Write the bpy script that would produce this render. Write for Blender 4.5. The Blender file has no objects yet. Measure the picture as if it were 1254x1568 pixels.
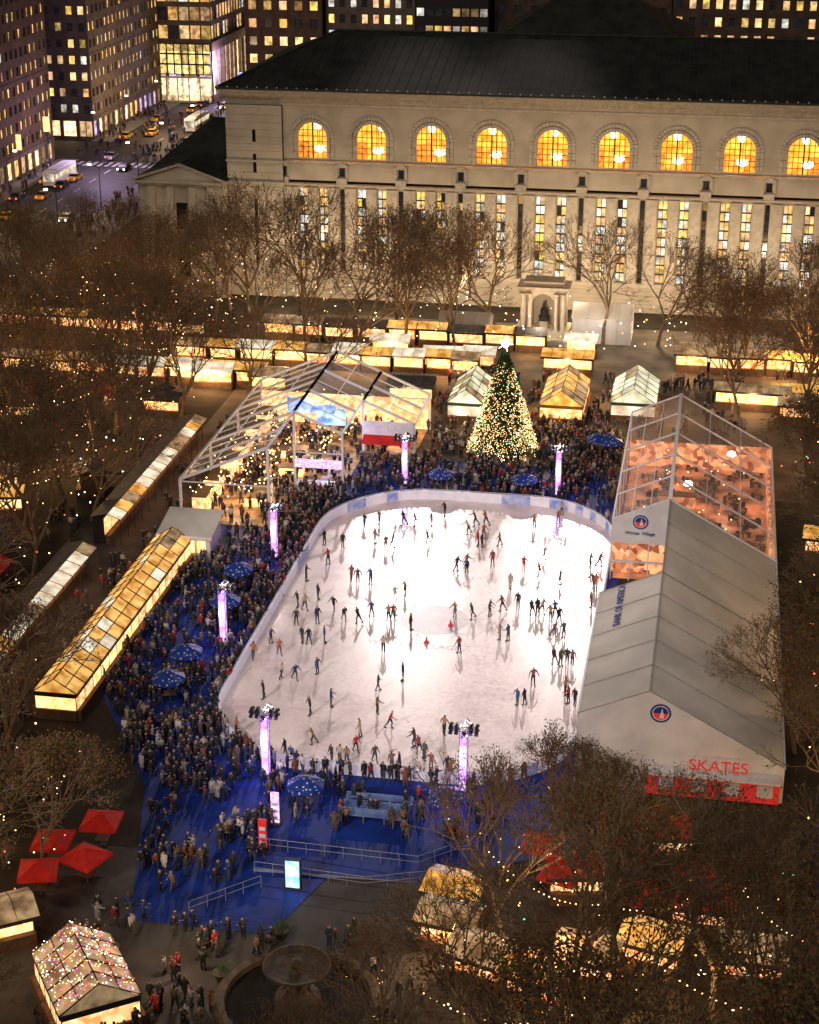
import bpy, math, random
import numpy as np
from mathutils import Vector, Matrix
random.seed(7); np.random.seed(7)
R=random.random
U=random.uniform
S=bpy.context.scene
rad=math.radians
# ---------------------------------------------------------------- image pixels to world points
# world: metres, +Y = long axis of the park, viewpoint is a high floor 72 m up
CH=72.0; FL=2680.0; TH=rad(22.4); PS=rad(10.03)
cT,sT,cP,sP=math.cos(TH),math.sin(TH),math.cos(PS),math.sin(PS)
def unproj(u,v,z=0.0):  # casts an image pixel from the camera onto a level plane
    a=(u-627)/FL; b=(784-v)/FL
    fh=cT+b*sT; vz=sT-b*cT
    t=(CH-z)/vz
    return Vector((t*(a*cP-fh*sP), t*(fh*cP+a*sP), z))
# ---------------------------------------------------------------- materials
def newmat(name):
    m=bpy.data.materials.new(name); m.use_nodes=True
    nt=m.node_tree; b=nt.nodes['Principled BSDF']
    return m,nt,b
def pm(name,c1,c2=None,scale=1.0,rough=0.8,metal=0.0,bump=0.0,spec=0.3,detail=4.0,em=None,es=0.0):
    m,nt,b=newmat(name)
    b.inputs['Roughness'].default_value=rough; b.inputs['Metallic'].default_value=metal
    b.inputs['Specular IOR Level'].default_value=spec
    if c2 is None: c2=tuple(x*0.7 for x in c1)
    tc=nt.nodes.new('ShaderNodeTexCoord'); no=nt.nodes.new('ShaderNodeTexNoise')
    no.inputs['Scale'].default_value=scale; no.inputs['Detail'].default_value=detail
    rp=nt.nodes.new('ShaderNodeValToRGB')
    rp.color_ramp.elements[0].position=0.35; rp.color_ramp.elements[1].position=0.65
    rp.color_ramp.elements[0].color=(*c1,1); rp.color_ramp.elements[1].color=(*c2,1)
    nt.links.new(tc.outputs['Object'],no.inputs['Vector'])
    nt.links.new(no.outputs['Fac'],rp.inputs['Fac'])
    nt.links.new(rp.outputs['Color'],b.inputs['Base Color'])
    if bump>0:
        bp=nt.nodes.new('ShaderNodeBump'); bp.inputs['Strength'].default_value=bump; bp.inputs['Distance'].default_value=0.1
        nt.links.new(no.outputs['Fac'],bp.inputs['Height']); nt.links.new(bp.outputs['Normal'],b.inputs['Normal'])
    if em:
        b.inputs['Emission Color'].default_value=(*em,1); b.inputs['Emission Strength'].default_value=es
        m.cycles.emission_sampling='NONE'
    return m
def glow(name,c1,c2,scale,st,kind='noise',rough=0.5):
    """emissive surface of uneven strength, standing in for light within or on it"""
    m,nt,b=newmat(name); b.inputs['Roughness'].default_value=rough
    tc=nt.nodes.new('ShaderNodeTexCoord')
    rp=nt.nodes.new('ShaderNodeValToRGB')
    if kind=='noise':
        no=nt.nodes.new('ShaderNodeTexNoise'); no.inputs['Scale'].default_value=scale; no.inputs['Detail'].default_value=3
        out=no.outputs['Fac']; rp.color_ramp.elements[0].position=0.36; rp.color_ramp.elements[1].position=0.64
    else:
        no=nt.nodes.new('ShaderNodeTexVoronoi'); no.inputs['Scale'].default_value=scale
        sp=nt.nodes.new('ShaderNodeSeparateColor'); nt.links.new(no.outputs['Color'],sp.inputs['Color']); out=sp.outputs['Red']
    nt.links.new(tc.outputs['Object'],no.inputs['Vector'])
    rp.color_ramp.elements[0].color=(*c1,1); rp.color_ramp.elements[1].color=(*c2,1)
    nt.links.new(out,rp.inputs['Fac'])
    nt.links.new(rp.outputs['Color'],b.inputs['Base Color']); nt.links.new(rp.outputs['Color'],b.inputs['Emission Color'])
    b.inputs['Emission Strength'].default_value=st
    m.cycles.emission_sampling='NONE'
    return m
def bulb(name,c,st):
    m,nt,b=newmat(name); b.inputs['Base Color'].default_value=(*c,1)
    b.inputs['Emission Color'].default_value=(*c,1); b.inputs['Emission Strength'].default_value=st
    m.cycles.emission_sampling='NONE'
    return m
def attrmat(name,emit=False,st=1.0,rough=0.7):
    m,nt,b=newmat(name); b.inputs['Roughness'].default_value=rough
    at=nt.nodes.new('ShaderNodeAttribute'); at.attribute_name='col'
    if not emit:
        nt.links.new(at.outputs['Color'],b.inputs['Base Color'])
    else:
        tc=nt.nodes.new('ShaderNodeTexCoord'); no=nt.nodes.new('ShaderNodeTexNoise'); no.inputs['Scale'].default_value=0.9; no.inputs['Detail'].default_value=2
        nt.links.new(tc.outputs['Object'],no.inputs['Vector'])
        mr=nt.nodes.new('ShaderNodeMapRange'); mr.inputs['From Min'].default_value=0.3; mr.inputs['From Max'].default_value=0.7
        mr.inputs['To Min'].default_value=0.25; mr.inputs['To Max'].default_value=1.4
        nt.links.new(no.outputs['Fac'],mr.inputs['Value'])
        mu=nt.nodes.new('ShaderNodeVectorMath'); mu.operation='SCALE'
        nt.links.new(at.outputs['Color'],mu.inputs[0]); nt.links.new(mr.outputs['Result'],mu.inputs['Scale'])
        nt.links.new(mu.outputs[0],b.inputs['Emission Color']); b.inputs['Emission Strength'].default_value=st
        b.inputs['Base Color'].default_value=(0.02,0.022,0.025,1); b.inputs['Roughness'].default_value=0.15
        m.cycles.emission_sampling='NONE'
    return m
def glassmat(name,tint,op=0.25,em=None,es=0):
    m,nt,b=newmat(name); b.inputs['Base Color'].default_value=(*tint,1); b.inputs['Roughness'].default_value=0.2
    if em: b.inputs['Emission Color'].default_value=(*em,1); b.inputs['Emission Strength'].default_value=es
    m.cycles.emission_sampling='NONE'
    tr=nt.nodes.new('ShaderNodeBsdfTransparent'); tr.inputs['Color'].default_value=(0.9,0.9,0.9,1)
    no=nt.nodes.new('ShaderNodeTexNoise'); no.inputs['Scale'].default_value=0.35
    tc=nt.nodes.new('ShaderNodeTexCoord'); nt.links.new(tc.outputs['Object'],no.inputs['Vector'])
    mr=nt.nodes.new('ShaderNodeMapRange'); mr.inputs['From Min'].default_value=0.3; mr.inputs['From Max'].default_value=0.7
    mr.inputs['To Min'].default_value=op*0.5; mr.inputs['To Max'].default_value=op*1.5
    nt.links.new(no.outputs['Fac'],mr.inputs['Value'])
    mx=nt.nodes.new('ShaderNodeMixShader'); nt.links.new(mr.outputs['Result'],mx.inputs['Fac'])
    nt.links.new(tr.outputs[0],mx.inputs[1]); nt.links.new(b.outputs[0],mx.inputs[2])
    nt.links.new(mx.outputs[0],nt.nodes['Material Output'].inputs['Surface'])
    return m
M={}
M['stone']=pm('limestone',(0.54,0.47,0.37),(0.43,0.37,0.285),0.35,0.85,bump=0.15,detail=8)
M['stone2']=pm('limestone_trim',(0.57,0.50,0.40),(0.44,0.385,0.30),1.2,0.8,bump=0.2,detail=6)
M['slate']=pm('roof_copper_dark',(0.030,0.030,0.027),(0.016,0.016,0.015),0.4,0.8,spec=0.1)
M['seam']=pm('roof_seam',(0.045,0.045,0.04),None,1,0.8,spec=0.1)
M['dark']=pm('dark_metal',(0.03,0.03,0.032),None,3,0.5)
M['black']=pm('black_opening',(0.008,0.008,0.009),None,3,0.3)
M['win']=attrmat('lit_window_glass',True,1.7)
M['col']=attrmat('coloured_cloth')
M['frame']=pm('white_aluminium',(0.72,0.72,0.74),(0.6,0.6,0.62),2,0.45)
M['vinyl']=pm('tent_vinyl_roof',(0.66,0.62,0.56),(0.50,0.47,0.42),0.22,0.6,bump=0.1)
M['vinyl2']=pm('tent_vinyl_wall',(0.68,0.66,0.64),(0.56,0.54,0.53),0.5,0.6)
M['red']=pm('red_canvas',(0.55,0.02,0.012),(0.38,0.012,0.01),2,0.7,em=(0.8,0.03,0.015),es=0.10)  # weak emission added so the canvas reads brighter
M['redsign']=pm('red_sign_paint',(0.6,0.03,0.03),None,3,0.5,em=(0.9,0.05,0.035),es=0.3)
M['navy']=pm('navy_paint',(0.02,0.05,0.25),None,3,0.5)
M['steel']=pm('galvanised_steel',(0.35,0.35,0.37),(0.25,0.25,0.27),3,0.4,metal=0.6)
M['wood']=pm('timber',(0.16,0.09,0.045),(0.10,0.055,0.03),2,0.7)
M['greyroof']=pm('stall_roof_grey',(0.10,0.095,0.09),(0.06,0.055,0.05),1.0,0.7)
M['bark']=pm('bark',(0.25,0.18,0.11),(0.12,0.085,0.055),1.5,0.9,bump=0.3)
M['warm']=glow('interior_glow_warm',(1.0,0.42,0.10),(1.0,0.72,0.35),1.5,1.8)  # emission replaces interior light on stall walls and counters
M['goods']=glow('shop_goods_glow',(0.9,0.22,0.04),(1.0,0.70,0.35),2.2,1.5,'vor')  # glowing pattern stands in for lit stock
M['amber']=glow('amber_roof_glow',(0.48,0.20,0.025),(1.0,0.58,0.16),0.8,0.9)  # this and the following roof panels emit in place of lamps below
M['whiteglow']=glow('white_roof_glow',(0.45,0.38,0.28),(1.0,0.90,0.68),0.7,0.95)
M['tealglow']=glow('green_white_roof_glow',(0.33,0.38,0.26),(0.92,0.88,0.68),0.6,0.9)
M['dimroof']=glow('dim_roof_glow',(0.18,0.11,0.055),(0.58,0.41,0.22),0.8,0.5)
M['greenframe']=pm('green_frame',(0.03,0.08,0.05),None,3,0.5)
M['purple']=glow('purple_banner',(0.34,0.13,0.80),(0.65,0.38,1.0),2.5,1.2)
M['purple2']=glow('pink_banner',(0.50,0.20,0.72),(0.9,0.62,1.0),4,1.25)
M['screen']=glow('screen_blue',(0.15,0.5,1.0),(0.6,0.9,1.0),1.6,1.1)
M['screenb']=glow('screen_deep_blue',(0.02,0.12,0.9),(0.5,0.8,1.0),0.6,1.6)
M['bulbw']=bulb('warm_bulb',(1.0,0.60,0.22),8)
M['bulbW']=bulb('white_bulb',(1.0,0.9,0.75),12)
M['chand']=bulb('chandelier_bulb',(1.0,0.80,0.42),8)
M['bulbr']=bulb('red_bulb',(1.0,0.1,0.04),4)
M['bulbg']=bulb('green_bulb',(0.1,0.9,0.4),3)
M['bulbp']=bulb('magenta_bulb',(0.9,0.15,0.9),4)
M['star']=bulb('star_white',(0.9,0.95,1.0),14)
M['orangewall']=glow('reading_room_wall_glow',(0.80,0.24,0.015),(1.0,0.54,0.08),0.9,1.35)  # wall and ceiling emit by themselves, in place of chandelier light
M['shelf']=glow('reading_room_shelves_glow',(0.45,0.13,0.012),(0.90,0.42,0.06),1.6,0.95)  # shelves and floor carry emission too, instead of room light
M['clear']=glassmat('clear_vinyl',(0.55,0.52,0.48),0.22)
M['pinkclear']=glassmat('glow_tinted_clear_vinyl',(0.50,0.36,0.31),0.34,(0.9,0.5,0.4),0.05)  # rosy tint and faint emission put the interior glow into the vinyl
M['leaf']=[]
for i,(a,b_) in enumerate([((0.24,0.105,0.038),(0.12,0.052,0.02)),((0.16,0.120,0.035),(0.085,0.070,0.022)),((0.28,0.080,0.034),(0.15,0.045,0.02))]):
    M['leaf'].append(pm('leaf_%d'%i,a,b_,0.8,0.8))
# ---------------------------------------------------------------- mesh builder
class MB:
    def __init__(s): s.v=[];s.f=[];s.m=[];s.c=[];s.M=None;s.mats=[]
    def mi(s,m):
        if isinstance(m,str): m=M[m]
        if m not in s.mats: s.mats.append(m)
        return s.mats.index(m)
    def face(s,pts,m,c=None):
        i=len(s.v)
        if s.M is not None: pts=[s.M@Vector(p) for p in pts]
        s.v+=[(p[0],p[1],p[2]) for p in pts]; s.f.append(tuple(range(i,i+len(pts))))
        s.m.append(s.mi(m)); s.c.append(c if c else (0,0,0,1))
    def box(s,x0,x1,y0,y1,z0,z1,m,c=None):
        p=[(x0,y0,z0),(x1,y0,z0),(x1,y1,z0),(x0,y1,z0),(x0,y0,z1),(x1,y0,z1),(x1,y1,z1),(x0,y1,z1)]
        for q in ((3,2,1,0),(4,5,6,7),(0,1,5,4),(1,2,6,5),(2,3,7,6),(3,0,4,7)): s.face([p[k] for k in q],m,c)
    def tube(s,p0,p1,r0,r1,n,m,c=None,cap=False):
        p0=Vector(p0);p1=Vector(p1); d=(p1-p0)
        if d.length<1e-6: return
        d.normalize(); a=d.orthogonal().normalized(); b=d.cross(a)
        A=[p0+(a*math.cos(2*math.pi*k/n)+b*math.sin(2*math.pi*k/n))*r0 for k in range(n)]
        B=[p1+(a*math.cos(2*math.pi*k/n)+b*math.sin(2*math.pi*k/n))*r1 for k in range(n)]
        for k in range(n):
            j=(k+1)%n; s.face([A[k],A[j],B[j],B[k]],m,c)
        if cap: s.face(B,m,c); s.face(A[::-1],m,c)
    def beam(s,p0,p1,w,m): s.tube(p0,p1,w*0.7,w*0.7,4,m,cap=True)
    def octa(s,p,r,m,c=None):
        x,y,z=p; P=[(x+r,y,z),(x,y+r,z),(x-r,y,z),(x,y-r,z)]; t=(x,y,z+r); b=(x,y,z-r)
        for k in range(4):
            j=(k+1)%4; s.face([P[k],P[j],t],m,c); s.face([P[j],P[k],b],m,c)
    def disc(s,c,r,n,m,z=0): s.face([(c[0]+r*math.cos(2*math.pi*k/n),c[1]+r*math.sin(2*math.pi*k/n),c[2]) for k in range(n)],m)
    def lathe(s,c,prof,n,m):
        for (r0,z0),(r1,z1) in zip(prof[:-1],prof[1:]):
            for k in range(n):
                a0=2*math.pi*k/n;a1=2*math.pi*(k+1)/n
                pts=[(c[0]+r0*math.cos(a0),c[1]+r0*math.sin(a0),c[2]+z0),(c[0]+r0*math.cos(a1),c[1]+r0*math.sin(a1),c[2]+z0),
                     (c[0]+r1*math.cos(a1),c[1]+r1*math.sin(a1),c[2]+z1),(c[0]+r1*math.cos(a0),c[1]+r1*math.sin(a0),c[2]+z1)]
                s.face(pts,m)
    def mesh(s,name,smooth=False):
        me=bpy.data.meshes.new(name); me.from_pydata(s.v,[],s.f)
        for m in s.mats: me.materials.append(m)
        me.polygons.foreach_set('material_index',s.m)
        at=me.attributes.new('col','FLOAT_COLOR','FACE'); at.data.foreach_set('color',np.array(s.c,dtype=np.float32).ravel())
        if smooth: me.polygons.foreach_set('use_smooth',[True]*len(s.f))
        me.update(); return me
    def build(s,name,smooth=False,parent=None):
        ob=bpy.data.objects.new(name,s.mesh(name,smooth)); S.collection.objects.link(ob)
        if parent: ob.parent=parent
        return ob
def put(me,name,loc=(0,0,0),rz=0,sc=1,parent=None):
    ob=bpy.data.objects.new(name,me); S.collection.objects.link(ob); ob.location=loc; ob.rotation_euler=(0,0,rz)
    ob.scale=(sc,sc,sc) if not isinstance(sc,tuple) else sc
    if parent: ob.parent=parent
    return ob
def empty(name,loc=(0,0,0)):
    e=bpy.data.objects.new(name,None); S.collection.objects.link(e); e.location=loc; return e
def TR(x,y,z=0,rz=0): return Matrix.Translation((x,y,z))@Matrix.Rotation(rz,4,'Z')
def text(name,s,size,mat,mtx,parent,ext=0.02):
    cu=bpy.data.curves.new(name,'FONT'); cu.body=s; cu.size=size; cu.extrude=ext; cu.align_x='CENTER'; cu.align_y='CENTER'
    ob=bpy.data.objects.new(name,cu); S.collection.objects.link(ob); cu.materials.append(mat); ob.parent=parent
    ob.matrix_world=mtx; return ob
# ---------------------------------------------------------------- ground
def sheet(name,pts,z,mat):
    mb=MB(); mb.face([(p[0],p[1],z) for p in pts],mat); return mb.build(name)
M['soil']=pm('park_ground',(0.055,0.042,0.028),(0.025,0.02,0.014),0.25,0.95,bump=0.3,detail=10)
M['asph']=pm('asphalt',(0.055,0.052,0.05),(0.035,0.034,0.033),0.5,0.7,detail=8)
M['pave']=pm('stone_paving',(0.15,0.118,0.085),(0.08,0.064,0.05),0.35,0.75,detail=10,bump=0.1)
M['paved']=pm('dark_stone_paving',(0.085,0.072,0.062),(0.042,0.037,0.033),0.35,0.75,detail=10,bump=0.1)
M['kerb']=pm('kerb_stone',(0.25,0.24,0.22),None,1,0.8)
M['paint']=pm('road_paint',(0.6,0.6,0.58),(0.45,0.45,0.42),3,0.7)
M['blue']=pm('blue_deck',(0.008,0.038,0.28),(0.004,0.018,0.14),0.5,0.65,detail=10)
sheet('ground',[(-1500,-300),(1500,-300),(1500,2500),(-1500,2500)],0,M['soil'])
sheet('paving_upper_terrace',[(-60,182),(12,182),(12,246),(-60,246)],0.004,M['pave'])
sheet('paving_fountain_plaza',[(-44,70),(-6,70),(-6,104),(-17,104.5),(-44,104.5)],0.004,M['paved'])
sheet('gravel_path_north',[(-64,110),(-54,110),(-54,181.5),(-64,181.5)],0.004,M['paved'])
deck=[(-49.5,188),(-49.5,127),(-41,113),(-37,98),(-26,98),(-24,104),(-17,104),(-7,110),(-7,188)]
sheet('blue_rink_deck',deck,0.05,M['blue'])
sheet('road_north_street',[(-133,120),(-113,120),(-113,900),(-133,900)],0.004,M['asph'])
sheet('road_avenue',[(-300,352),(160,352),(160,372),(-300,372)],0.008,M['asph'])
mb=MB(); mb.box(-137.5,-133,120,351.8,0,0.14,'kerb'); mb.box(-113,-104,120,351.8,0,0.14,'kerb'); mb.box(-137.5,-133,372.2,900,0,0.14,'kerb'); mb.box(-113,-104,372.2,900,0,0.14,'kerb'); mb.build('pavement_kerbs')
mb=MB()
for k in range(60):
    mb.face([(-123.1,150+k*9,0.012),(-122.9,150+k*9,0.012),(-122.9,154+k*9,0.012),(-123.1,154+k*9,0.012)],'paint')
for k in range(12):
    x=-132+k*1.6; mb.face([(x,346,0.012),(x+.8,346,0.012),(x+.8,350.5,0.012),(x,350.5,0.012)],'paint')
mb.build('road_markings')
# ---------------------------------------------------------------- rink
def rrect(x0,x1,y0,y1,rs,n=14):
    P=[]
    for sx,sy,r,a0 in ((x1,y1,rs[0],0),(x0,y1,rs[1],90),(x0,y0,rs[2],180),(x1,y0,rs[3],270)):
        cx=sx-r if sx==x1 else sx+r; cy=sy-r if sy==y1 else sy+r
        for k in range(n+1):
            a=rad(a0+90*k/n); P.append((cx+r*math.cos(a),cy+r*math.sin(a)))
    return P
RX0,RX1,RY0,RY1=-38.7,-8.3,117.5,176.0
m,nt,b=newmat('ice'); M['ice']=m
b.inputs['Specular IOR Level'].default_value=0.5
tc=nt.nodes.new('ShaderNodeTexCoord')
n1=nt.nodes.new('ShaderNodeTexNoise'); n1.inputs['Scale'].default_value=0.15; n1.inputs['Detail'].default_value=9; n1.inputs['Roughness'].default_value=0.6; n1.inputs['Distortion'].default_value=0.9
nt.links.new(tc.outputs['Object'],n1.inputs['Vector'])
rp=nt.nodes.new('ShaderNodeValToRGB'); rp.color_ramp.elements[0].position=0.36; rp.color_ramp.elements[1].position=0.54
rp.color_ramp.elements[0].color=(0.66,0.52,0.52,1); rp.color_ramp.elements[1].color=(0.88,0.76,0.735,1)
nt.links.new(n1.outputs['Fac'],rp.inputs['Fac'])
n3=nt.nodes.new('ShaderNodeTexNoise'); n3.inputs['Scale'].default_value=1.6; n3.inputs['Detail'].default_value=8; n3.inputs['Roughness'].default_value=.7; nt.links.new(tc.outputs['Object'],n3.inputs['Vector'])
mr3=nt.nodes.new('ShaderNodeMapRange'); mr3.inputs['From Min'].default_value=.3; mr3.inputs['From Max'].default_value=.7; mr3.inputs['To Min'].default_value=.90; mr3.inputs['To Max'].default_value=1.04; nt.links.new(n3.outputs['Fac'],mr3.inputs['Value'])
vs3=nt.nodes.new('ShaderNodeVectorMath'); vs3.operation='SCALE'; nt.links.new(rp.outputs['Color'],vs3.inputs[0]); nt.links.new(mr3.outputs['Result'],vs3.inputs['Scale']); nt.links.new(vs3.outputs[0],b.inputs['Base Color'])
n2=nt.nodes.new('ShaderNodeTexNoise'); n2.inputs['Scale'].default_value=3; n2.inputs['Detail'].default_value=6; nt.links.new(tc.outputs['Object'],n2.inputs['Vector'])
mr=nt.nodes.new('ShaderNodeMapRange'); mr.inputs['To Min'].default_value=0.12; mr.inputs['To Max'].default_value=0.34; nt.links.new(n2.outputs['Fac'],mr.inputs['Value']); nt.links.new(mr.outputs['Result'],b.inputs['Roughness'])
rp_pts=rrect(RX0,RX1,RY0,RY1,(9.5,11.5,10.5,9.5))
sheet('rink_ice',rp_pts,0.06,M['ice'])
M['icelogo']=pm('ice_painted_logo',(0.42,0.34,0.40),(0.60,0.50,0.53),0.6,0.3)
c=unproj(665,950); mb=MB(); mb.disc((c.x,c.y,0.064),3.2,40,'icelogo')
lg=mb.build('rink_logo_marking')
M['icelet']=pm('ice_lettering',(0.42,0.36,0.42),None,2,0.3)
M['icesn']=pm('ice_snowflake_paint',(0.44,0.37,0.46),(0.58,0.49,0.54),1.2,0.3)
text('lettering','WINTER VILLAGE',1.1,M['icelet'],Matrix.Translation((c.x-1,c.y-5.5,0.068)),lg,0.0)
mb=MB()
for k in range(6):
    a=rad(60*k+12); d=Vector((math.cos(a),math.sin(a),0)); n_=Vector((-d.y,d.x,0)); o=Vector((c.x,c.y,0.067+.0006*k))
    def bar(p,q,w):
        e=(q-p).normalized(); f_=Vector((-e.y,e.x,0))*w; mb.face([p-f_,q-f_,q+f_,p+f_],'icesn')
    bar(o+d*.5,o+d*4.6,.13)
    for t in (1.3,2.3,3.4):
        for s_ in (-1,1): bar(o+d*t+Vector((0,0,.0003)),o+d*(t+.8)+n_*s_*.8+Vector((0,0,.0003)),.09)
mb.build('snowflake',parent=lg)
mb=MB(); N=len(rp_pts)
po=rrect(RX0-.15,RX1+.15,RY0-.15,RY1+.15,(9.65,11.65,10.65,9.65))
M['board']=pm('rink_board',(0.78,0.74,0.76),(0.62,0.60,0.66),0.8,0.4,em=(0.85,0.75,0.95),es=0.22)  # weak emission stands in for lamp light on the boards
M['boardb']=pm('rink_board_blue',(0.15,0.25,0.62),(0.6,0.6,0.75),1.3,0.4,em=(0.4,0.45,1.0),es=0.12)  # blue boards carry the same stand-in emission
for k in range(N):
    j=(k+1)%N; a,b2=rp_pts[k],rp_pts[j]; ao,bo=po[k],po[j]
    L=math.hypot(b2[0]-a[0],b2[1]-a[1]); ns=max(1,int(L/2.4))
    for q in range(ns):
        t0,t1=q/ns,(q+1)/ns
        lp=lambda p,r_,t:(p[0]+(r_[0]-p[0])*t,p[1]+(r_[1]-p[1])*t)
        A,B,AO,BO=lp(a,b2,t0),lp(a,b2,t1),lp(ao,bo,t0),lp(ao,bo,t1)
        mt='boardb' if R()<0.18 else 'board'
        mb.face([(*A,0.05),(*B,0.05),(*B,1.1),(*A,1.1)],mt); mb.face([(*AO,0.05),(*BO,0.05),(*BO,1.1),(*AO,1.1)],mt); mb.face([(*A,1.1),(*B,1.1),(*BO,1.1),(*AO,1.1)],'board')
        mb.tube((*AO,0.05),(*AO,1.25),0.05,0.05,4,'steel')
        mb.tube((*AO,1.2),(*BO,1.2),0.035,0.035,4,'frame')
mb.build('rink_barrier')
# ---------------------------------------------------------------- facade grid
def facade(mb,o,u,w,h,nx,nz,fw,fhh,dep,mw,mp,lit,skipring=False):
    o=Vector(o);u=Vector(u).normalized();n=u.cross(Vector((0,0,1))); zz=Vector((0,0,1))
    cw,ch=w/nx,h/nz
    for i in range(nx):
        for k in range(nz):
            a0,a1=i*cw,(i+1)*cw; b0,b1=k*ch,(k+1)*ch
            ax,bx=cw*(1-fw)/2,ch*(1-fhh)/2
            P=lambda a,b_,d=0:o+u*a+zz*b_-n*d
            i0,i1,j0,j1=a0+ax,a1-ax,b0+bx,b1-bx
            if not skipring:
                mb.face([P(a0,b0),P(a1,b0),P(i1,j0),P(i0,j0)],mw); mb.face([P(a1,b0),P(a1,b1),P(i1,j1),P(i1,j0)],mw)
                mb.face([P(a1,b1),P(a0,b1),P(i0,j1),P(i1,j1)],mw); mb.face([P(a0,b1),P(a0,b0),P(i0,j0),P(i0,j1)],mw)
            mb.face([P(i0,j0),P(i1,j0),P(i1,j0,dep),P(i0,j0,dep)],mw); mb.face([P(i1,j0),P(i1,j1),P(i1,j1,dep),P(i1,j0,dep)],mw)
            mb.face([P(i1,j1),P(i0,j1),P(i0,j1,dep),P(i1,j1,dep)],mw); mb.face([P(i0,j1),P(i0,j0),P(i0,j0,dep),P(i0,j1,dep)],mw)
            if mp: mb.face([P(i0,j0,dep),P(i1,j0,dep),P(i1,j1,dep),P(i0,j1,dep)],mp,lit(i,k))
def warmlit(p,lo=0.25,hi=1.3,cool=0.1):
    def fn(i,k):
        if R()>p: return (0.004,0.004,0.005,1)
        s=U(lo,hi)
        if R()<cool: return (0.82*s,0.78*s,0.66*s,1)
        g=U(0.48,0.70); return (1.0*s,g*s,U(0.12,0.30)*s,1)
    return fn
# ---------------------------------------------------------------- library
lib=empty('stone_library_building')
mb=MB(); YF=255.0; XL,XR=-72.8,56.0; pitch=8.95; x0b=-59.8-pitch/2; nb=12
xend=x0b+nb*pitch
WW,ZB,ZS=2.2,21.3,24.35
for i in range(nb):
    xa=x0b+i*pitch; xb=xa+pitch; cx=(xa+xb)/2
    za,zt=20.9,29.0
    mb.box(xa,xb,YF,YF+.6,za,ZB,'stone')
    mb.face([(xa,YF,ZB),(cx-WW,YF,ZB),(cx-WW,YF,ZS),(xa,YF,ZS)],'stone'); mb.face([(cx+WW,YF,ZB),(xb,YF,ZB),(xb,YF,ZS),(cx+WW,YF,ZS)],'stone')
    mb.face([(xa,YF,ZS),(cx-WW,YF,ZS),(cx-WW,YF,zt),(xa,YF,zt)],'stone'); mb.face([(cx+WW,YF,ZS),(xb,YF,ZS),(xb,YF,zt),(cx+WW,YF,zt)],'stone')
    n=16; arc=[(cx-WW*math.cos(math.pi*k/n),ZS+WW*math.sin(math.pi*k/n)) for k in range(n+1)]
    out=[(cx-WW,ZB)]+arc+[(cx+WW,ZB)]
    for k in range(n):
        mb.face([(arc[k][0],YF,arc[k][1]),(arc[k+1][0],YF,arc[k+1][1]),(arc[k+1][0],YF,zt),(arc[k][0],YF,zt)],'stone')
    for k in range(len(out)-1):
        p,q=out[k],out[k+1]; mb.face([(p[0],YF,p[1]),(q[0],YF,q[1]),(q[0],YF+.8,q[1]),(p[0],YF+.8,p[1])],'stone2')
    for (ra,rb,pr) in ((WW+.08,WW+.55,0.22),(WW+.66,WW+1.15,0.14)):
        for k in range(18):
            t0,t1=math.pi*(k+.06)/18,math.pi*(k+.94)/18
            Q=[(cx-r_*math.cos(t),ZS+r_*math.sin(t)) for r_,t in ((ra,t0),(rb,t0),(rb,t1),(ra,t1))]
            F=[(q[0],YF-pr,q[1]) for q in Q]; B=[(q[0],YF,q[1]) for q in Q]
            mb.face(F,'stone2')
            for e in range(4): mb.face([F[e],F[(e+1)%4],B[(e+1)%4],B[e]],'stone2')
        for sx in (-1,1):
            xs=sorted((cx+sx*ra,cx+sx*rb)); 
            for q in range(3): mb.box(xs[0],xs[1],YF-pr,YF+.01,ZB+q*1.02+.03,ZB+(q+1)*1.02-.03,'stone2')
    for q in range(-2,3):
        x=cx+q*.74; top=ZS+math.sqrt(max(0,WW*WW-(x-cx)**2)); w=.05 if q else .11
        mb.box(x-w,x+w,YF+.5,YF+.6,ZB,top,'dark')
    for z in (22.1,22.9,23.7,24.5,25.4):
        hw=WW if z<ZS else math.sqrt(WW*WW-(z-ZS)**2)
        mb.box(cx-hw,cx+hw,YF+.51,YF+.59,z-.045,z+.045,'dark')
    for (dx,dy,dz,rr) in ((0.5+U(-.3,.3),3.4,-1.0,.7),(U(-.9,.9),4.8,2.2,.42)):
        for k in range(16):
            a=k/16*2*math.pi; mb.octa((cx+dx+rr*math.cos(a),YF+dy+rr*math.sin(a),23.0+dz+(.4 if k%2 else 0)),.17,'chand')
            mb.octa((cx+dx+rr*.5*math.cos(a),YF+dy+rr*.5*math.sin(a),22.7+dz+(.5 if k%2 else 0)),.14,'chand')
        mb.tube((cx+dx,YF+dy,23.2+dz),(cx+dx,YF+dy,29.6),.05,.05,4,'dark')
mb.box(x0b,xend,YF+6.5,YF+6.7,18,30,'orangewall')
mb.box(x0b,xend,YF+.8,YF+6.5,19.2,19.3,'shelf')
mb.box(x0b,xend,YF+.8,YF+6.5,29.6,29.8,'orangewall')
for i in range(nb*2):
    mb.box(x0b+i*pitch/2+.8,x0b+i*pitch/2+2.6,YF+6.3,YF+6.48,19.3,22.6,'shelf')
facade(mb,(x0b-pitch/2,YF,18.0),(1,0,0),(nb+1)*pitch,2.6,nb+1,1,0.10,0.55,0.4,'stone','win',lambda i,k:(0.005,0.005,0.006,1))
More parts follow.
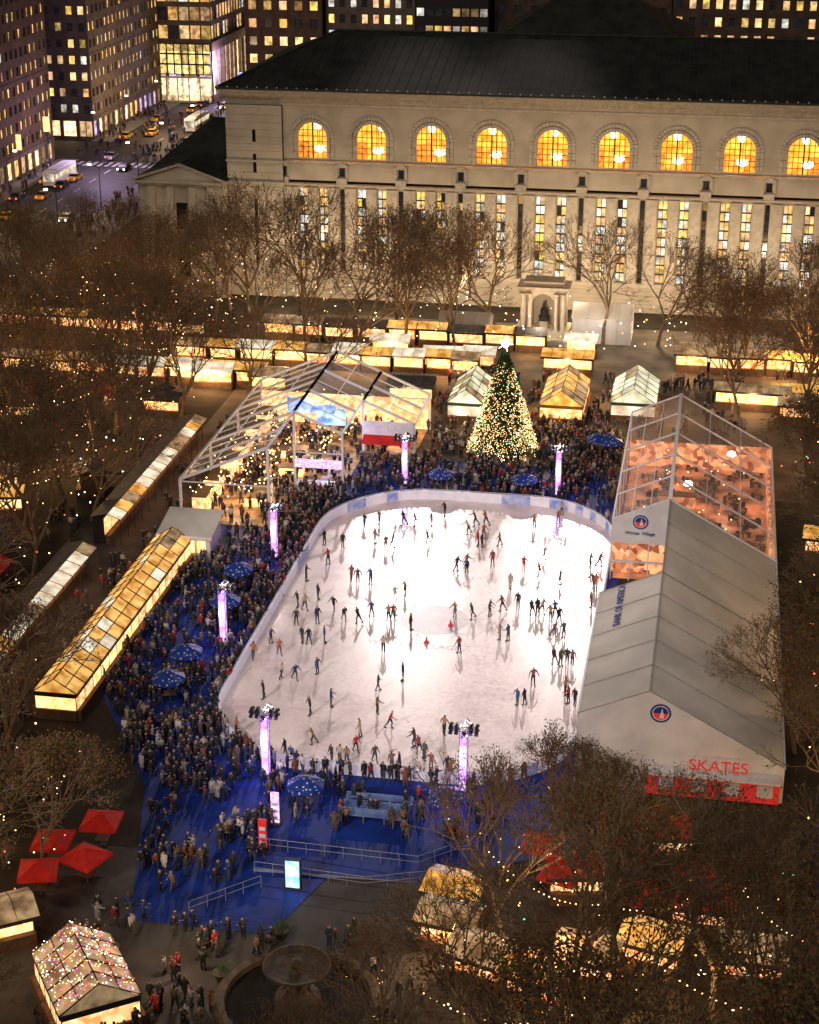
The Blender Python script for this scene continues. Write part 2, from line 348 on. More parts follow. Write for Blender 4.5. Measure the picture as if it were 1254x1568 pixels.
for i in range(nb+1):
    x=x0b+i*pitch
    mb.box(x-.95,x+.95,YF-.35,YF-.002,20.05,20.35,'stone2'); mb.face([(x-1,YF-.36,20.36),(x+1,YF-.36,20.36),(x,YF-.36,20.9)],'stone2'); mb.face([(x-1,YF-.36,20.36),(x,YF-.36,20.9),(x,YF-.003,20.9),(x-1,YF-.003,20.36)],'stone2');mb.face([(x+1,YF-.36,20.36),(x,YF-.36,20.9),(x,YF-.003,20.9),(x+1,YF-.003,20.36)],'stone2')
    for sx in (-.8,.8): mb.box(x+sx-.13,x+sx+.13,YF-.25,YF-.002,18.5,20.04,'stone2')
    mb.box(x-.8,x+.8,YF-.4,YF-.002,17.55,18.45,'stone2')
mb.box(x0b-4,xend+4,YF-.25,YF-.004,20.62,20.88,'stone2')
def cornice(x0,x1,y,z,steps):
    for (pz0,pz1,pr) in steps: mb.box(x0-pr,x1+pr,y-pr,y+1.5,z+pz0+.002,z+pz1,'stone2')
cornice(x0b-4,xend+4,YF-.01,17.0,[(0,.3,.15),(.3,.55,.45)])
cornice(XL,XR,YF-.02,29.0,[(0,.35,.12),(.35,1.1,.04),(1.1,1.45,.35),(1.45,1.95,.8),(1.95,2.35,1.15)])
k=XL
while k<XR:
    mb.box(k,k+.32,YF-.55,YF-.06,30.12,30.44,'stone2'); k+=.75
k=XL-1
while k<XR:
    mb.box(k,k+.22,YF-1.3,YF-1.12,31.35,31.75,'stone2'); k+=1.5
def slot(cx,hw,z0,z1,lit):
    facade(mb,(cx-hw,YF+.45,z0),(1,0,0),2*hw,z1-z0,2 if hw>.5 else 1,9,0.86,0.84,0.12,'dark','win',lit)
edges=[]
for i in range(nb):
    cx=x0b+(i+.5)*pitch
    for dx,hw,l_ in ((-1.55,.66,warmlit(.94,.6,1.15,.35)),(1.55,.66,warmlit(.94,.6,1.15,.35)),(4.47,.36,warmlit(.12,.1,.5))):
        slot(cx+dx,hw,4.4,16.8,l_); edges.append((cx+dx-hw,cx+dx+hw))
edges.sort(); px=x0b-4
for a,b_ in edges:
    mb.box(px,a,YF-.0,YF+.5,4.4,16.8,'stone')
    w=a-px
    if w>.8: mb.box(px+.18,a-.18,YF-.28,YF-.003,4.4,16.5,'stone2'); mb.box(px+.08,a-.08,YF-.36,YF-.004,16.5,16.98,'stone2')
    px=b_
mb.box(px,xend+4,YF,YF+.5,4.4,16.8,'stone')
mb.box(x0b-4,xend+4,YF,YF+.5,16.8,17.0,'stone')
mb.box(x0b-4,xend+4,YF-.5,YF+.5,3.9,4.4,'stone2')
for i in range(6): mb.box(x0b-4,xend+4,YF-.35,YF+.5,i*.65+.02,i*.65+.63,'stone')
mb.box(x0b-4,xend+4,YF+.6,YF+.75,0,19.1,'black')
for (pa,pb) in ((XL,-64.2),(xend+.3,XR)):
    z=0
    while z<29:
        z1=min(29,z+1.04); mb.box(pa+ (0.03 if int(z*10)%2 else 0),pb,YF-.75,YF+6,z+.02,z1,'stone'); z+=1.06
    mb.box(pa,pb,YF-.7,YF+6,0,29,'stone2')
    mb.box(pa-.2,pb+.2,YF-1.1,YF,17.1,17.7,'stone2'); mb.box(pa-.12,pb+.12,YF-1.0,YF,20.6,20.9,'stone2')
    for (z0,z1) in ((19,21.8),(23.6,25.4),(5,15)): mb.box((pa+pb)/2-.25,(pa+pb)/2+.25,YF-.78,YF-.76,z0,z1,'black')
mb.box(XL,XL+.5,YF+6,297,0,29,'stone'); mb.box(XL,XR,296.5,297,0,29,'stone')
E=[(XL-1.2,YF-1.2),(XR+1.2,YF-1.2),(XR+1.2,298),(XL-1.2,298)]; zr=31.4; rz=37.2; ra=(XL+12.5,276,rz); rb=(XR-12.5,276,rz)
e=[(p[0],p[1],zr) for p in E]
mb.face([e[0],e[1],rb,ra],'slate'); mb.face([e[3],e[0],ra],'slate'); mb.face([e[2],e[3],ra,rb],'slate'); mb.face([e[1],e[2],rb],'slate')
x=XL
while x<XR:
    t=min(1,(x-e[0][0])/13.7,(e[1][0]-x)/13.7)
    y1=e[0][1]+(276-e[0][1])*t; z1=zr+(rz-zr)*t
    mb.tube((x,e[0][1]+.1,zr+.05),(x,y1,z1+.05),.06,.06,4,'seam'); x+=1.5
mb.tube((ra[0],ra[1],rz+.1),(rb[0],rb[1],rz+.1),.25,.25,6,'seam',cap=True); mb.tube((e[0][0],e[0][1],zr+.1),(ra[0],ra[1],rz+.1),.2,.2,6,'seam')
mb.box(XL-1.2,XR+1.2,YF-1.35,YF-1.1,31.3,31.6,'seam')
mb.box(XL+2,XR,298.2,340,0,26,'stone'); mb.box(XL+1.5,XR+.5,298.1,340.5,26,26.6,'slate')
mb.box(-41,-7,312,345,26.6,30.6,'stone')
P=[(-42,311,30.7),(-6,311,30.7),(-6,346,30.7),(-42,346,30.7)]; A=(-29,328,38.6); B=(-19,328,38.6)
mb.face([P[0],P[1],B,A],'slate'); mb.face([P[3],P[0],A],'slate'); mb.face([P[1],P[2],B],'slate'); mb.face([P[2],P[3],A,B],'slate')
wx0,wx1=-86,-72.9
mb.box(wx0,wx1,YF-3,YF+24,0,17.1,'stone'); mb.box(wx0-.4,wx1,YF-3.4,YF+24.4,17.1,17.5,'stone2'); mb.box(wx0-.8,wx1,YF-3.8,YF+24.8,17.5,17.8,'stone2')
cxw=(wx0+wx1)/2
mb.face([(wx0,YF-3.5,17.82),(wx1,YF-3.5,17.82),(cxw,YF-3.5,20.1)],'stone')
for sx in (wx0-.8,wx1+.5):
    mb.tube((sx,YF-3.7,17.95),(cxw,YF-3.7,20.4),.22,.22,4,'stone2')
    mb.face([(sx,YF-3.9,17.95),(cxw,YF-3.9,20.5),(cxw,YF+4,20.5),(sx,YF+4,17.95)],'slate')
mb.face([(wx0-.8,YF+4,17.9),(wx1,YF+4,17.9),(wx1,YF+14,24.5),(wx0+7,YF+14,24.5)],'slate')
mb.face([(wx0-.8,YF+4,17.9),(wx0+7,YF+14,24.5),(wx0-.8,YF+24,17.9)],'slate'); mb.face([(wx0-.8,YF+24,17.9),(wx0+7,YF+14,24.5),(wx1,YF+14,24.5),(wx1,YF+24,17.9)],'slate')
for dx in (-4.6,-1.7,1.7,4.6): mb.box(cxw+dx-.5,cxw+dx+.5,YF-3.35,YF-3.02,2,17,'stone2')
for z0,z1 in ((3,8.5),(10.5,14.5)):
    mb.box(cxw-.9,cxw+.9,YF-3.05,YF-3.01,z0,z1,'black')
mb.build('library_walls_and_roof',parent=lib)
# ---------------------------------------------------------------- city buildings
M['brickd']=pm('dark_brick',(0.12,0.08,0.055),(0.07,0.045,0.032),0.5,0.85)
M['brickb']=pm('brown_brick',(0.14,0.085,0.052),(0.08,0.05,0.032),0.5,0.85)
M['concrete']=pm('concrete',(0.17,0.135,0.10),(0.11,0.085,0.065),0.5,0.85)
def building(name,x0,x1,y0,y1,h,mw,fx,fz,p,fw=.5,fhh=.55,sides='SE',lo=.25,hi=1.1,base=5,cool=.1):
    mb=MB(); zb=base
    nz=max(1,int((h-zb)/fz))
    if 'S' in sides: facade(mb,(x0,y0,zb),(1,0,0),x1-x0,h-zb,max(1,int((x1-x0)/fx)),nz,fw,fhh,.3,mw,'win',warmlit(p,lo,hi,cool))
    else: mb.face([(x0,y0,zb),(x1,y0,zb),(x1,y0,h),(x0,y0,h)],mw)
    if 'E' in sides: facade(mb,(x1,y0,zb),(0,1,0),y1-y0,h-zb,max(1,int((y1-y0)/fx)),nz,fw,fhh,.3,mw,'win',warmlit(p,lo,hi,cool))
    else: mb.face([(x1,y0,zb),(x1,y1,zb),(x1,y1,h),(x1,y0,h)],mw)
    if 'W' in sides: facade(mb,(x0,y1,zb),(0,-1,0),y1-y0,h-zb,max(1,int((y1-y0)/fx)),nz,fw,fhh,.3,mw,'win',warmlit(p,lo,hi,cool))
    else: mb.face([(x0,y0,zb),(x0,y1,zb),(x0,y1,h),(x0,y0,h)],mw)
    mb.face([(x0,y1,0),(x1,y1,0),(x1,y1,h),(x0,y1,h)],mw); mb.face([(x0,y0,h),(x1,y0,h),(x1,y1,h),(x0,y1,h)],'slate')
    lf=lambda i,k:random.choice([(1.3,.8,.35,1),(1.0,.55,.18,1),(.5,.3,.15,1),(1.4,1.0,.55,1),(.5,.35,.6,1),(.2,.12,.06,1)])
    facade(mb,(x0,y0,.0),(1,0,0),x1-x0,zb-.3,max(1,int((x1-x0)/3.5)),1,.8,.72,.5,'concrete','win',lf)
    facade(mb,(x1,y0,.0),(0,1,0),y1-y0,zb-.3,max(1,int((y1-y0)/3.5)),1,.8,.72,.5,'concrete','win',lf)
    mb.box(x0-.3,x1+.3,y0-.35,y1,zb-.3,zb,'concrete')
    mb.box(x0-.25,x1+.25,y0-.25,y1,h-1.2,h-.4,'concrete')
    k=zb+fz*4
    while k<h-6:
        mb.box(x0-.12,x1+.12,y0-.12,y1,k-.15,k+.1,mw); k+=fz*5
    return mb.build(name)
building('brick_office_tower',-172,-137.5,225,300,95,'brickb',2.6,3.5,.6,.5,.52,'SE',hi=1.2)
building('brick_apartment_tower',-172,-137.6,302,350,110,'brickb',2.5,3.5,.6,.48,.5,'SE',hi=1.3)
building('stone_office_tower',-175,-137.4,374,424,100,'concrete',2.6,3.4,.55,.5,.5,'SE',hi=1.2)
building('glass_showroom_building',-152,-124.5,425.5,470,90,'concrete',2.6,4.2,.85,.88,.72,'SE',lo=.2,hi=.9,base=15,cool=.15)
def sh(c_,lo,hi):
    s=U(lo,hi); return (c_[0]*s,c_[1]*s,c_[2]*s,1)
mb=MB()
facade(mb,(-151,425.2,.2),(1,0,0),26,6.4,9,1,.9,.85,.3,'frame','win',lambda i,k:sh((1.6,1.15,.6),.6,1.1)); facade(mb,(-151,425.2,7),(1,0,0),26,7.5,14,3,.86,.85,.3,'dark','win',lambda i,k:sh((1.5,1.05,.35),.3,1)); mb.build('glass_shopfront')
building('corner_office_building',-103,-86,378,430,80,'brickb',2.9,3.6,.45,.5,.5,'SW',hi=1.2)
building('grid_office_building',-85.5,-66,380,430,75,'concrete',2.3,3.3,.6,.5,.55,'S',lo=.4,hi=1.1,cool=.4)
building('glass_office_building',-65.5,-50,378,430,85,'dark',1.9,3.6,.75,.8,.45,'S',lo=.1,hi=.9,cool=.35)
building('low_dark_building',-49.5,-12,384,430,60,'brickd',3.2,3.6,.35,.45,.5,'S')
building('hotel_tower',-11.5,45,376,430,90,'brickd',2.6,3.5,.75,.48,.52,'S',lo=.4,hi=1.0,cool=.05)
building('distant_office_tower',-100,-15,452,500,124,'concrete',3.5,3.8,.5,.5,.5,'S')
building('distant_brick_building',-123.5,-110,640,700,90,'brickb',3.2,3.6,.6,.5,.5,'S',hi=1.4)
building('avenue_office_block',-200,-134,472,640,90,'brickd',3.2,3.6,.65,.5,.5,'SE',hi=1.5)
building('avenue_east_block',-104,-60,505,700,80,'brickb',3.2,3.6,.6,.5,.5,'SW',hi=1.5)
for (x,y,z,w,h,mt) in ((-104.3,378,9,1.2,6,'screenb'),(-104.2,392,6,1,4,'purple'),(-137.1,330,6,1.0,3,'warm'),(-137.0,300,6,1.4,2.2,'goods'),(-137.0,345,7,1.4,3,'warm'),(-104.2,410,7,1.4,3,'warm')):
    mb=MB(); mb.box(x-w/2,x+w/2,y-.15,y+.15,z,z+h,mt); mb.box(x-.05,x+.05,y-.05,y+.05,0,z,'dark'); mb.build('illuminated_shop_sign')
def car_mesh(col):
    mb=MB(); prof=[(-2.2,.35),(-2.25,.75),(-1.9,.92),(-1.2,1.0),(-.75,1.42),(.75,1.45),(1.35,1.0),(2.05,.88),(2.2,.65),(2.2,.35)]
    w=.9
    def wd(z): return w if z<1.02 else w*.78
    L=[(-wd(z),x,z) for x,z in prof]; Rr=[(wd(z),x,z) for x,z in prof]
    for k in range(len(prof)-1):
        g='black' if prof[k][1]>=1.0 and prof[k+1][1]>=1.0 and not(prof[k][1]>1.3 and prof[k+1][1]>1.3) else 'col'
        mb.face([L[k],L[k+1],Rr[k+1],Rr[k]],g,col)
    for s_ in (L,Rr):
        mb.face([s_[0],s_[1],s_[2],s_[3],s_[6],s_[7],s_[8],s_[9]],'col',col); mb.face([s_[3],s_[4],s_[5],s_[6]],'black')
    for x in (-1.35,1.35):
        for sx in (-.92,.72): mb.tube((sx,x,.34),(sx+.2,x,.34),.34,.34,12,'black',cap=True)
    for sx in (-.65,.65): mb.octa((sx,-2.22,.65),.22,'bulbW'); mb.octa((sx,2.18,.72),.18,'bulbr')
    return mb.mesh('car')
cars=[car_mesh(c_) for c_ in ((.5,.35,.03,1),(.03,.03,.035,1),(.4,.4,.4,1))]
used_c=[]
for k in range(50):
    x,y=random.choice([-131,-126.5,-120,-115.5]),U(285,640)
    if any(abs(x-a)<2 and abs(y-b_)<6 for a,b_ in used_c+[(-129,330),(-129,302),(-119,392)]): continue
    used_c.append((x,y)); put(random.choice(cars),'parked_car' if x in(-131,-115.5) else 'car',(x,y,0.01),0 if x>-123 else math.pi)
def bus():
    mb=MB(); mb.box(-1.25,1.25,-6,6,.4,3.1,'frame'); mb.box(-1.28,1.28,-5.6,5.6,1.5,2.5,'win',(.6,.5,.3,1)); mb.box(-1.1,1.1,-6.04,-6.0,1.2,2.7,'win',(.5,.4,.3,1)); mb.box(-1,1,-4,4,3.1,3.35,'frame')
    for y in (-4,4):
        for sx in (-1.3,1.02): mb.tube((sx,y,.5),(sx+.28,y,.5),.5,.5,12,'black',cap=True)
    return mb.mesh('bus')
bm_=bus()
for x,y in ((-129,330),(-119,392)): put(bm_,'city_bus',(x,y,0.01))
mb=MB(); mb.tube((0,0,0),(0,0,8),.12,.07,8,'dark'); mb.tube((0,0,8),(1.8,0,8.5),.06,.05,6,'dark'); mb.lathe((1.8,0,8.3),[(0,0),(.4,.05),(.35,.25),(0,.3)],8,'bulbW')
lm=mb.mesh('street_lamp')
for k in range(18):
    put(lm,'street_lamp',(-134,250+k*22,.14)); put(lm,'street_lamp',(-112,262+k*22,.14),math.pi)
# ---------------------------------------------------------------- right tents
tent=empty('white_frame_tent'); mb=MB()
XA,XRg,XB=-7.9,-2.5,8.0; ZA,ZR,ZBb=6.4,8.8,3.1
def roofrow(y0,y1,bays,left,ml,mr,frame,sub=0):
    dy=(y1-y0)/bays
    for k in range(bays):
        a,b_=y0+k*dy,y0+(k+1)*dy
        if left: mb.face([(XA,a,ZA),(XRg,a,ZR),(XRg,b_,ZR),(XA,b_,ZA)],ml)
        mb.face([(XRg,a,ZR),(XB,a,ZBb),(XB,b_,ZBb),(XRg,b_,ZR)],mr)
    for k in range(bays+1):
        a=y0+k*dy; w=.16 if frame=='frame' else .06
        if left: mb.beam((XA,a,ZA+.04),(XRg,a,ZR+.04),w,frame)
        mb.beam((XRg,a,ZR+.04),(XB,a,ZBb+.04),w,frame)
    mb.beam((XRg,y0,ZR+.06),(XRg,y1,ZR+.06),.36 if frame=='frame' else .1,frame)
    mb.beam((XB,y0,ZBb+.02),(XB,y1,ZBb+.02),.14,'frame')
    if left: mb.beam((XA,y0,ZA),(XA,y1,ZA),.16,'frame')
M['seamg']=pm('tent_seam',(0.36,0.345,0.32),None,2,0.7)
roofrow(119,141.2,5,True,'vinyl','vinyl','seamg')
roofrow(141.2,158.4,3,False,'vinyl','vinyl','seamg')
mb.face([(XA,119,0),(XB,119,0),(XB,119,ZBb),(XRg,119,ZR),(XA,119,ZA)],'vinyl2')
mb.face([(XA,119,0),(XA,141.2,0),(XA,141.2,ZA),(XA,119,ZA)],'vinyl2')
mb.face([(XB,119,0),(XB,190,0),(XB,190,ZBb),(XB,119,ZBb)],'vinyl2')
mb.face([(XA,141.2,0),(XRg,141.2,0),(XRg,141.2,ZR),(XA,141.2,ZA)],'vinyl2')
mb.face([(XRg,141.2,0),(XRg,158.4,0),(XRg,158.4,ZR),(XRg,141.2,ZR)],'vinyl2')
for k in range(6):
    y=119+k*4.44; mb.beam((XA-.03,y,0),(XA-.03,y,ZA),.08,'frame')
mb.box(XRg+.1,XB-.3,118.3,118.95,.3,2.3,'redsign')
mb.box(XRg+.1,XB-.3,117.6,118.9,2.35,2.5,'frame')
for k in range(4): mb.box(XRg+1+k*2.5,XRg+2.2+k*2.5,118.27,118.29,.8,1.9,'frame')
mb.build('tent_shell',parent=tent)
def disc_logo(cx,y,cz,r,par,nm):
    mb=MB(); 
    for rr,mm,d in ((r,'navy',0),(r*.8,'frame',.01),(r*.7,'redsign',.02)):
        mb.face([(cx+rr*math.cos(2*math.pi*k/28),y-d,cz+rr*math.sin(2*math.pi*k/28)) for k in range(28)],mm)
    mb.face([(cx+r*.72*math.cos(math.pi*k/14),y-.03,cz+r*.72*math.sin(math.pi*k/14)) for k in range(15)],'navy')
    mb.face([(cx-.1,y-.04,cz-r*.5),(cx+.35*r,y-.04,cz-r*.5),(cx+.1,y-.04,cz+.6*r)],'frame')
    mb.build(nm,parent=par)
disc_logo(-1.6,118.98,7.0,.8,tent,'round_logo')
RX=Matrix.Rotation(rad(90),4,'X')
text('skates_lettering','SKATES',1.35,M['redsign'],Matrix.Translation((3.0,118.2,3.2))@RX,tent)
sl=math.atan2(ZR-ZA,XRg-XA)
text('roof_lettering','BANK OF AMERICA',.95,M['navy'],Matrix.Translation((-5.9,137.0,ZA+ (2.0)*math.tan(sl)+.08))@Matrix.Rotation(-sl,4,'Y')@Matrix.Rotation(rad(90),4,'Z'),tent)
tent2=empty('glass_roof_lodge'); mb=MB()
roofrow(158.4,190.5,5,True,'pinkclear','pinkclear','frame')
for fr in (.33,.66):
    mb.beam((XRg+(XB-XRg)*fr,158.4,ZR+(ZBb-ZR)*fr+.05),(XRg+(XB-XRg)*fr,190.5,ZR+(ZBb-ZR)*fr+.05),.07,'frame')
    mb.beam((XA+(XRg-XA)*fr,158.4,ZA+(ZR-ZA)*fr+.05),(XA+(XRg-XA)*fr,190.5,ZA+(ZR-ZA)*fr+.05),.07,'frame')
mb.face([(XA,158.35,4),(XRg,158.35,4),(XRg,158.35,ZR),(XA,158.35,ZA)],'vinyl2')
for k in range(6): 
    y=158.4+k*6.4; mb.beam((XA,y,0),(XA,y,ZA),.14,'frame'); mb.beam((XB,y,0),(XB,y,ZBb),.14,'frame')
mb.face([(XA,158.4,0),(XA,190.5,0),(XA,190.5,ZA),(XA,158.4,ZA)],'pinkclear')
for x in (XA,-6.1,-4.3,XRg): mb.beam((x,158.3,0),(x,158.3,4),.12,'frame')
mb.box(XA,XRg,158.15,158.4,2.0,2.15,'frame')
M['lodge']=glow('lodge_floor_glow',(0.07,0.025,0.015),(0.62,0.24,0.11),0.40,.6)  # floor emits in patches, in place of light falling on it
M['lodge2']=glow('lodge_wall_glow',(0.22,0.04,0.02),(1.0,0.48,0.22),1.6,.95,'vor')  # emissive patches put the lit look into walls and counters
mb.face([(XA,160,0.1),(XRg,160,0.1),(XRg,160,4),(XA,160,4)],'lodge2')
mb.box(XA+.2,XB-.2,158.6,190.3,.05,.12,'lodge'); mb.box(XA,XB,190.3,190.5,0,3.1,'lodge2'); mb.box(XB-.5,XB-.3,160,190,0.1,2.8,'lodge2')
for k in range(90):
    x,y=U(XA+1,XB-1),U(160,189); mb.box(x-.4,x+.4,y-.4,y+.4,.75,.8,'wood'); mb.tube((x,y,.1),(x,y,.75),.05,.05,5,'dark')
    for q in range(3):
        a=U(0,6.28); xx,yy=x+.65*math.cos(a),y+.65*math.sin(a); mb.box(xx-.2,xx+.2,yy-.2,yy+.2,.42,.47,'dark'); mb.box(xx-.2,xx+.2,yy+.16,yy+.2,.47,.9,'dark')
for k in range(40): mb.octa((U(XA+1,XB-1.5),U(160,189),U(2.6,4.2)),.08,'bulbw')
for (x,y) in ((3.5,186),(-1,176)): mb.lathe((x,y,3.6),[(0,0),(.5,.05),(.4,.35),(0,.5)],12,'bulbW')
for y in (165,178): mb.box(XRg-1.5,XRg+2.4,y,y+1.2,.1,1.4,'lodge2'); mb.box(XRg-1.6,XRg+2.5,y-.1,y+1.3,1.4,1.5,'wood')
mb.build('lodge_shell',parent=tent2)
disc_logo(-5.2,158.3,6.3,.75,tent2,'round_logo')
text('lodge_lettering','Winter Village',.5,M['navy'],Matrix.Translation((-5.2,158.3,5.1))@RX,tent2)
# ---------------------------------------------------------------- left pavilion
pav=empty('clear_roof_pavilion'); mb=MB()
def PZ(x): return 9.2-(abs(x+44)*.43 if x<-44 else (x+44)*.42)
def panel(x0,x1,y0,y1,nx,ny,m='clear'):
    mb.face([(x0,y0,PZ(x0)),(x1,y0,PZ(x1)),(x1,y1,PZ(x1)),(x0,y1,PZ(x0))],m)
    for i in range(nx+1):
        x=x0+(x1-x0)*i/nx; w=.24 if i in(0,nx) else .08; mb.beam((x,y0,PZ(x)+.05),(x,y1,PZ(x)+.05),w,'frame')
    for j in range(ny+1):
        y=y0+(y1-y0)*j/ny; w=.26 if j%2==0 else .09; mb.beam((x0,y,PZ(x0)+.07),(x1,y,PZ(x1)+.07),w,'frame')
panel(-53.6,-44,164.5,198.5,3,12)
panel(-44,-38.6,176,198.5,2,6)
panel(-38.6,-32.6,187.5,198.5,2,4)
for x,y in ((-53.6,164.5),(-44,164.5),(-44,176),(-38.6,176),(-38.6,187.5),(-32.6,187.5),(-32.6,198.5),(-53.6,176),(-53.6,187.5),(-53.6,198.5)):
    mb.beam((x,y,0),(x,y,PZ(x)),.26,'frame')
mb.beam((-53.6,164.5,4.9),(-44,164.5,4.9),.12,'frame'); mb.beam((-44,176,4.6),(-38.6,176,4.6),.12,'frame')
mb.box(-43.9,-38.7,175.8,176.1,2.9,3.8,'purple2'); mb.box(-38.5,-32.7,187.3,187.6,3.0,4.6,'frame')
mb.box(-43.9,-38.7,175.6,177,0,1.0,'frame'); mb.box(-38.5,-32.7,186.4,187.2,0.1,1,'wood')
mb.face([(-38.5,185.6,2.4),(-32.9,185.6,2.4),(-32.9,187.3,3.0),(-38.5,187.3,3.0)],'red')
mb.box(-53.5,-32.8,198.4,198.6,0,3.8,'goods')
M['pfloor']=glow('pavilion_floor_glow',(0.10,0.045,0.02),(0.50,0.27,0.11),0.6,.4)  # floor emits unevenly, its light put into the colour
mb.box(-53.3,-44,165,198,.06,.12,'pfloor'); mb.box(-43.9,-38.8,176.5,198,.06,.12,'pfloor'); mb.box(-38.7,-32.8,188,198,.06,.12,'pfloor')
for (x,y,w,h,z) in ((-42.5,188,3.4,2.0,3.6),(-47.5,193,3,1.8,3.2)):
    mb.box(x-w/2,x+w/2,y,y+.2,z,z+h,'screenb')
mb.face([(-44.3,184.5,6.2),(-41.4,184.5,6.2),(-41.4,186.6,6.6),(-44.3,186.6,6.6)],'screenb')
for k in range(190): mb.octa((U(-53,-39.5),U(177,197),U(3,5.2)),.09,'bulbw')
for k in range(100): mb.octa((U(-53,-45),U(165,177),U(2.6,4.6)),.09,'bulbw')
for k in range(70):
    x,y=U(-52.5,-40),U(177,197); mb.box(x-.4,x+.4,y-.4,y+.4,.75,.8,'wood'); mb.tube((x,y,.1),(x,y,.75),.05,.05,5,'dark')
    for q in range(2):
        a=U(0,6.28); xx,yy=x+.65*math.cos(a),y+.65*math.sin(a); mb.box(xx-.2,xx+.2,yy-.2,yy+.2,.42,.47,'dark'); mb.box(xx-.2,xx+.2,yy+.16,yy+.2,.47,.9,'dark')
for y in (168,173,179,184,190,195): mb.box(-53,-51.8,y-1.6,y+1.6,.1,2.4,'goods'); mb.box(-53.1,-51.4,y-1.7,y+1.7,2.4,2.5,'wood')
for x,y in ((-48,186),(-45.5,180.5),(-47,171)): mb.box(x-1.3,x+1.3,y-.7,y+.7,.1,1.1,'warm'); mb.box(x-1.4,x+1.4,y-.8,y+.8,1.1,1.18,'wood')
mb.build('pavilion_frame',parent=pav)
mb=MB(); mb.M=TR(-50.4,157.3,0)
mb.box(-2.6,2.6,-2,2,0,3.0,'vinyl2'); mb.face([(-2.9,-2.4,2.9),(2.9,-2.4,2.9),(2.9,2.6,3.9),(-2.9,2.6,3.9)],'vinyl'); mb.box(-2.9,2.9,-2.42,-2.3,2.6,2.95,'frame')
for i in range(4): mb.box(-2.2+i*1.15,-1.35+i*1.15,-2.05,-2.01,1.0,2.3,'warm')
mb.build('white_ticket_booth')
# ---------------------------------------------------------------- market stalls
def glasshouse(name,cx,cy,w,L,hw,hr,rz,mroof,mwall,mframe,n,mix=('dimroof',)):
    mb=MB(); mb.M=TR(cx,cy,0,rz)
    hx=w/2
    for i in range(n):
        y0,y1=-L/2+L*i/n+.03,-L/2+L*(i+1)/n-.03
        for sx in (-1,1):
            for (f0,f1) in ((0,.5),(.5,1)):
                rm=mroof if R()<.72 else random.choice(mix)
                xa,xb=sx*(hx+.15)*(1-f0),sx*(hx+.15)*(1-f1); z0,z1=hw-.05+(hr-hw)*f0,hw-.05+(hr-hw)*f1
                mb.face([(xa,y0,z0),(xb,y0,z1),(xb,y1,z1),(xa,y1,z0)],rm)
            mb.face([(sx*hx,y0,.95),(sx*hx,y1,.95),(sx*hx,y1,hw-.35),(sx*hx,y0,hw-.35)],mwall if R()<.7 else 'goods')
            mb.box(min(sx*hx,sx*(hx+.35)),max(sx*hx,sx*(hx+.35)),y0,y1,0,.93,'wood')
            mb.box(min(sx*hx,sx*(hx+.1)),max(sx*hx,sx*(hx+.1)),y0,y1,hw-.34,hw-.1,mframe)
    for i in range(n+1):
        y=-L/2+L*i/n
        for sx in (-1,1):
            mb.beam((sx*hx,y,0),(sx*hx,y,hw),.07,mframe); mb.beam((sx*(hx+.15),y,hw),(0,y,hr+.05),.06,mframe)
    for sx in (-1,1):
        for fr in (0,.5): mb.beam((sx*(hx+.15)*(1-fr),-L/2,hw+(hr-hw)*fr+.03),(sx*(hx+.15)*(1-fr),L/2,hw+(hr-hw)*fr+.03),.06,mframe)
    mb.beam((0,-L/2,hr+.05),(0,L/2,hr+.05),.08,mframe)
    for y in (-L/2,L/2):
        mb.face([(-hx,y,hw),(hx,y,hw),(0,y,hr)],mroof); mb.face([(-hx,y,.95),(hx,y,.95),(hx,y,hw-.4),(-hx,y,hw-.4)],mwall); mb.box(-hx,hx,y-.15,y+.15,0,.93,'wood')
        mb.box(-hx,hx,y-.1,y+.1,hw-.38,hw,mframe)
    return mb.build(name)
def flatkiosk(name,cx,cy,w,d,h,rz,mroof,mwall='goods'):
    mb=MB(); mb.M=TR(cx,cy,0,rz)
    mb.box(-w/2,w/2,-d/2+.5,d/2,.0,h-.3,'wood'); mb.face([(-w/2+.1,-d/2+.48,.95),(w/2-.1,-d/2+.48,.95),(w/2-.1,-d/2+.48,h-.4),(-w/2+.1,-d/2+.48,h-.4)],mwall)
    mb.box(-w/2,w/2,-d/2,-d/2+.45,0,.95,'wood')
    n=max(2,int(w/1.2))
    for i in range(n):
        xa,xb=-w/2-.3+(w+.6)*i/n+.02,-w/2-.3+(w+.6)*(i+1)/n-.02
        mb.face([(xa,-d/2-.4,h-.25),(xb,-d/2-.4,h-.25),(xb,0,h+.35),(xa,0,h+.35)],mroof); mb.face([(xa,0,h+.35),(xb,0,h+.35),(xb,d/2+.3,h-.25),(xa,d/2+.3,h-.25)],mroof if R()<.8 or mroof in('greyroof','red') else 'dimroof')
    mb.box(-w/2-.3,w/2+.3,-d/2-.46,-d/2-.41,h-.5,h-.22,'frame' if 'white' in mroof else 'dark')
    for i in range(n+1):
        x=-w/2-.3+(w+.6)*i/n; mb.beam((x,-d/2-.4,h-.2),(x,0,h+.4),.04,'frame' if 'white' in mroof else 'dark'); mb.beam((x,0,h+.4),(x,d/2+.3,h-.2),.04,'frame' if 'white' in mroof else 'dark')
    for i in range(int(w/.7)): mb.octa((-w/2+.35+i*.7,-d/2-.5,h-.55),.06,'bulbw')
    return mb.build(name)
LP=[]
glasshouse('market_stall_row',-51.6,138.5,3.6,33,2.5,3.7,0,'amber','warm','dark',16,('dimroof','whiteglow'))
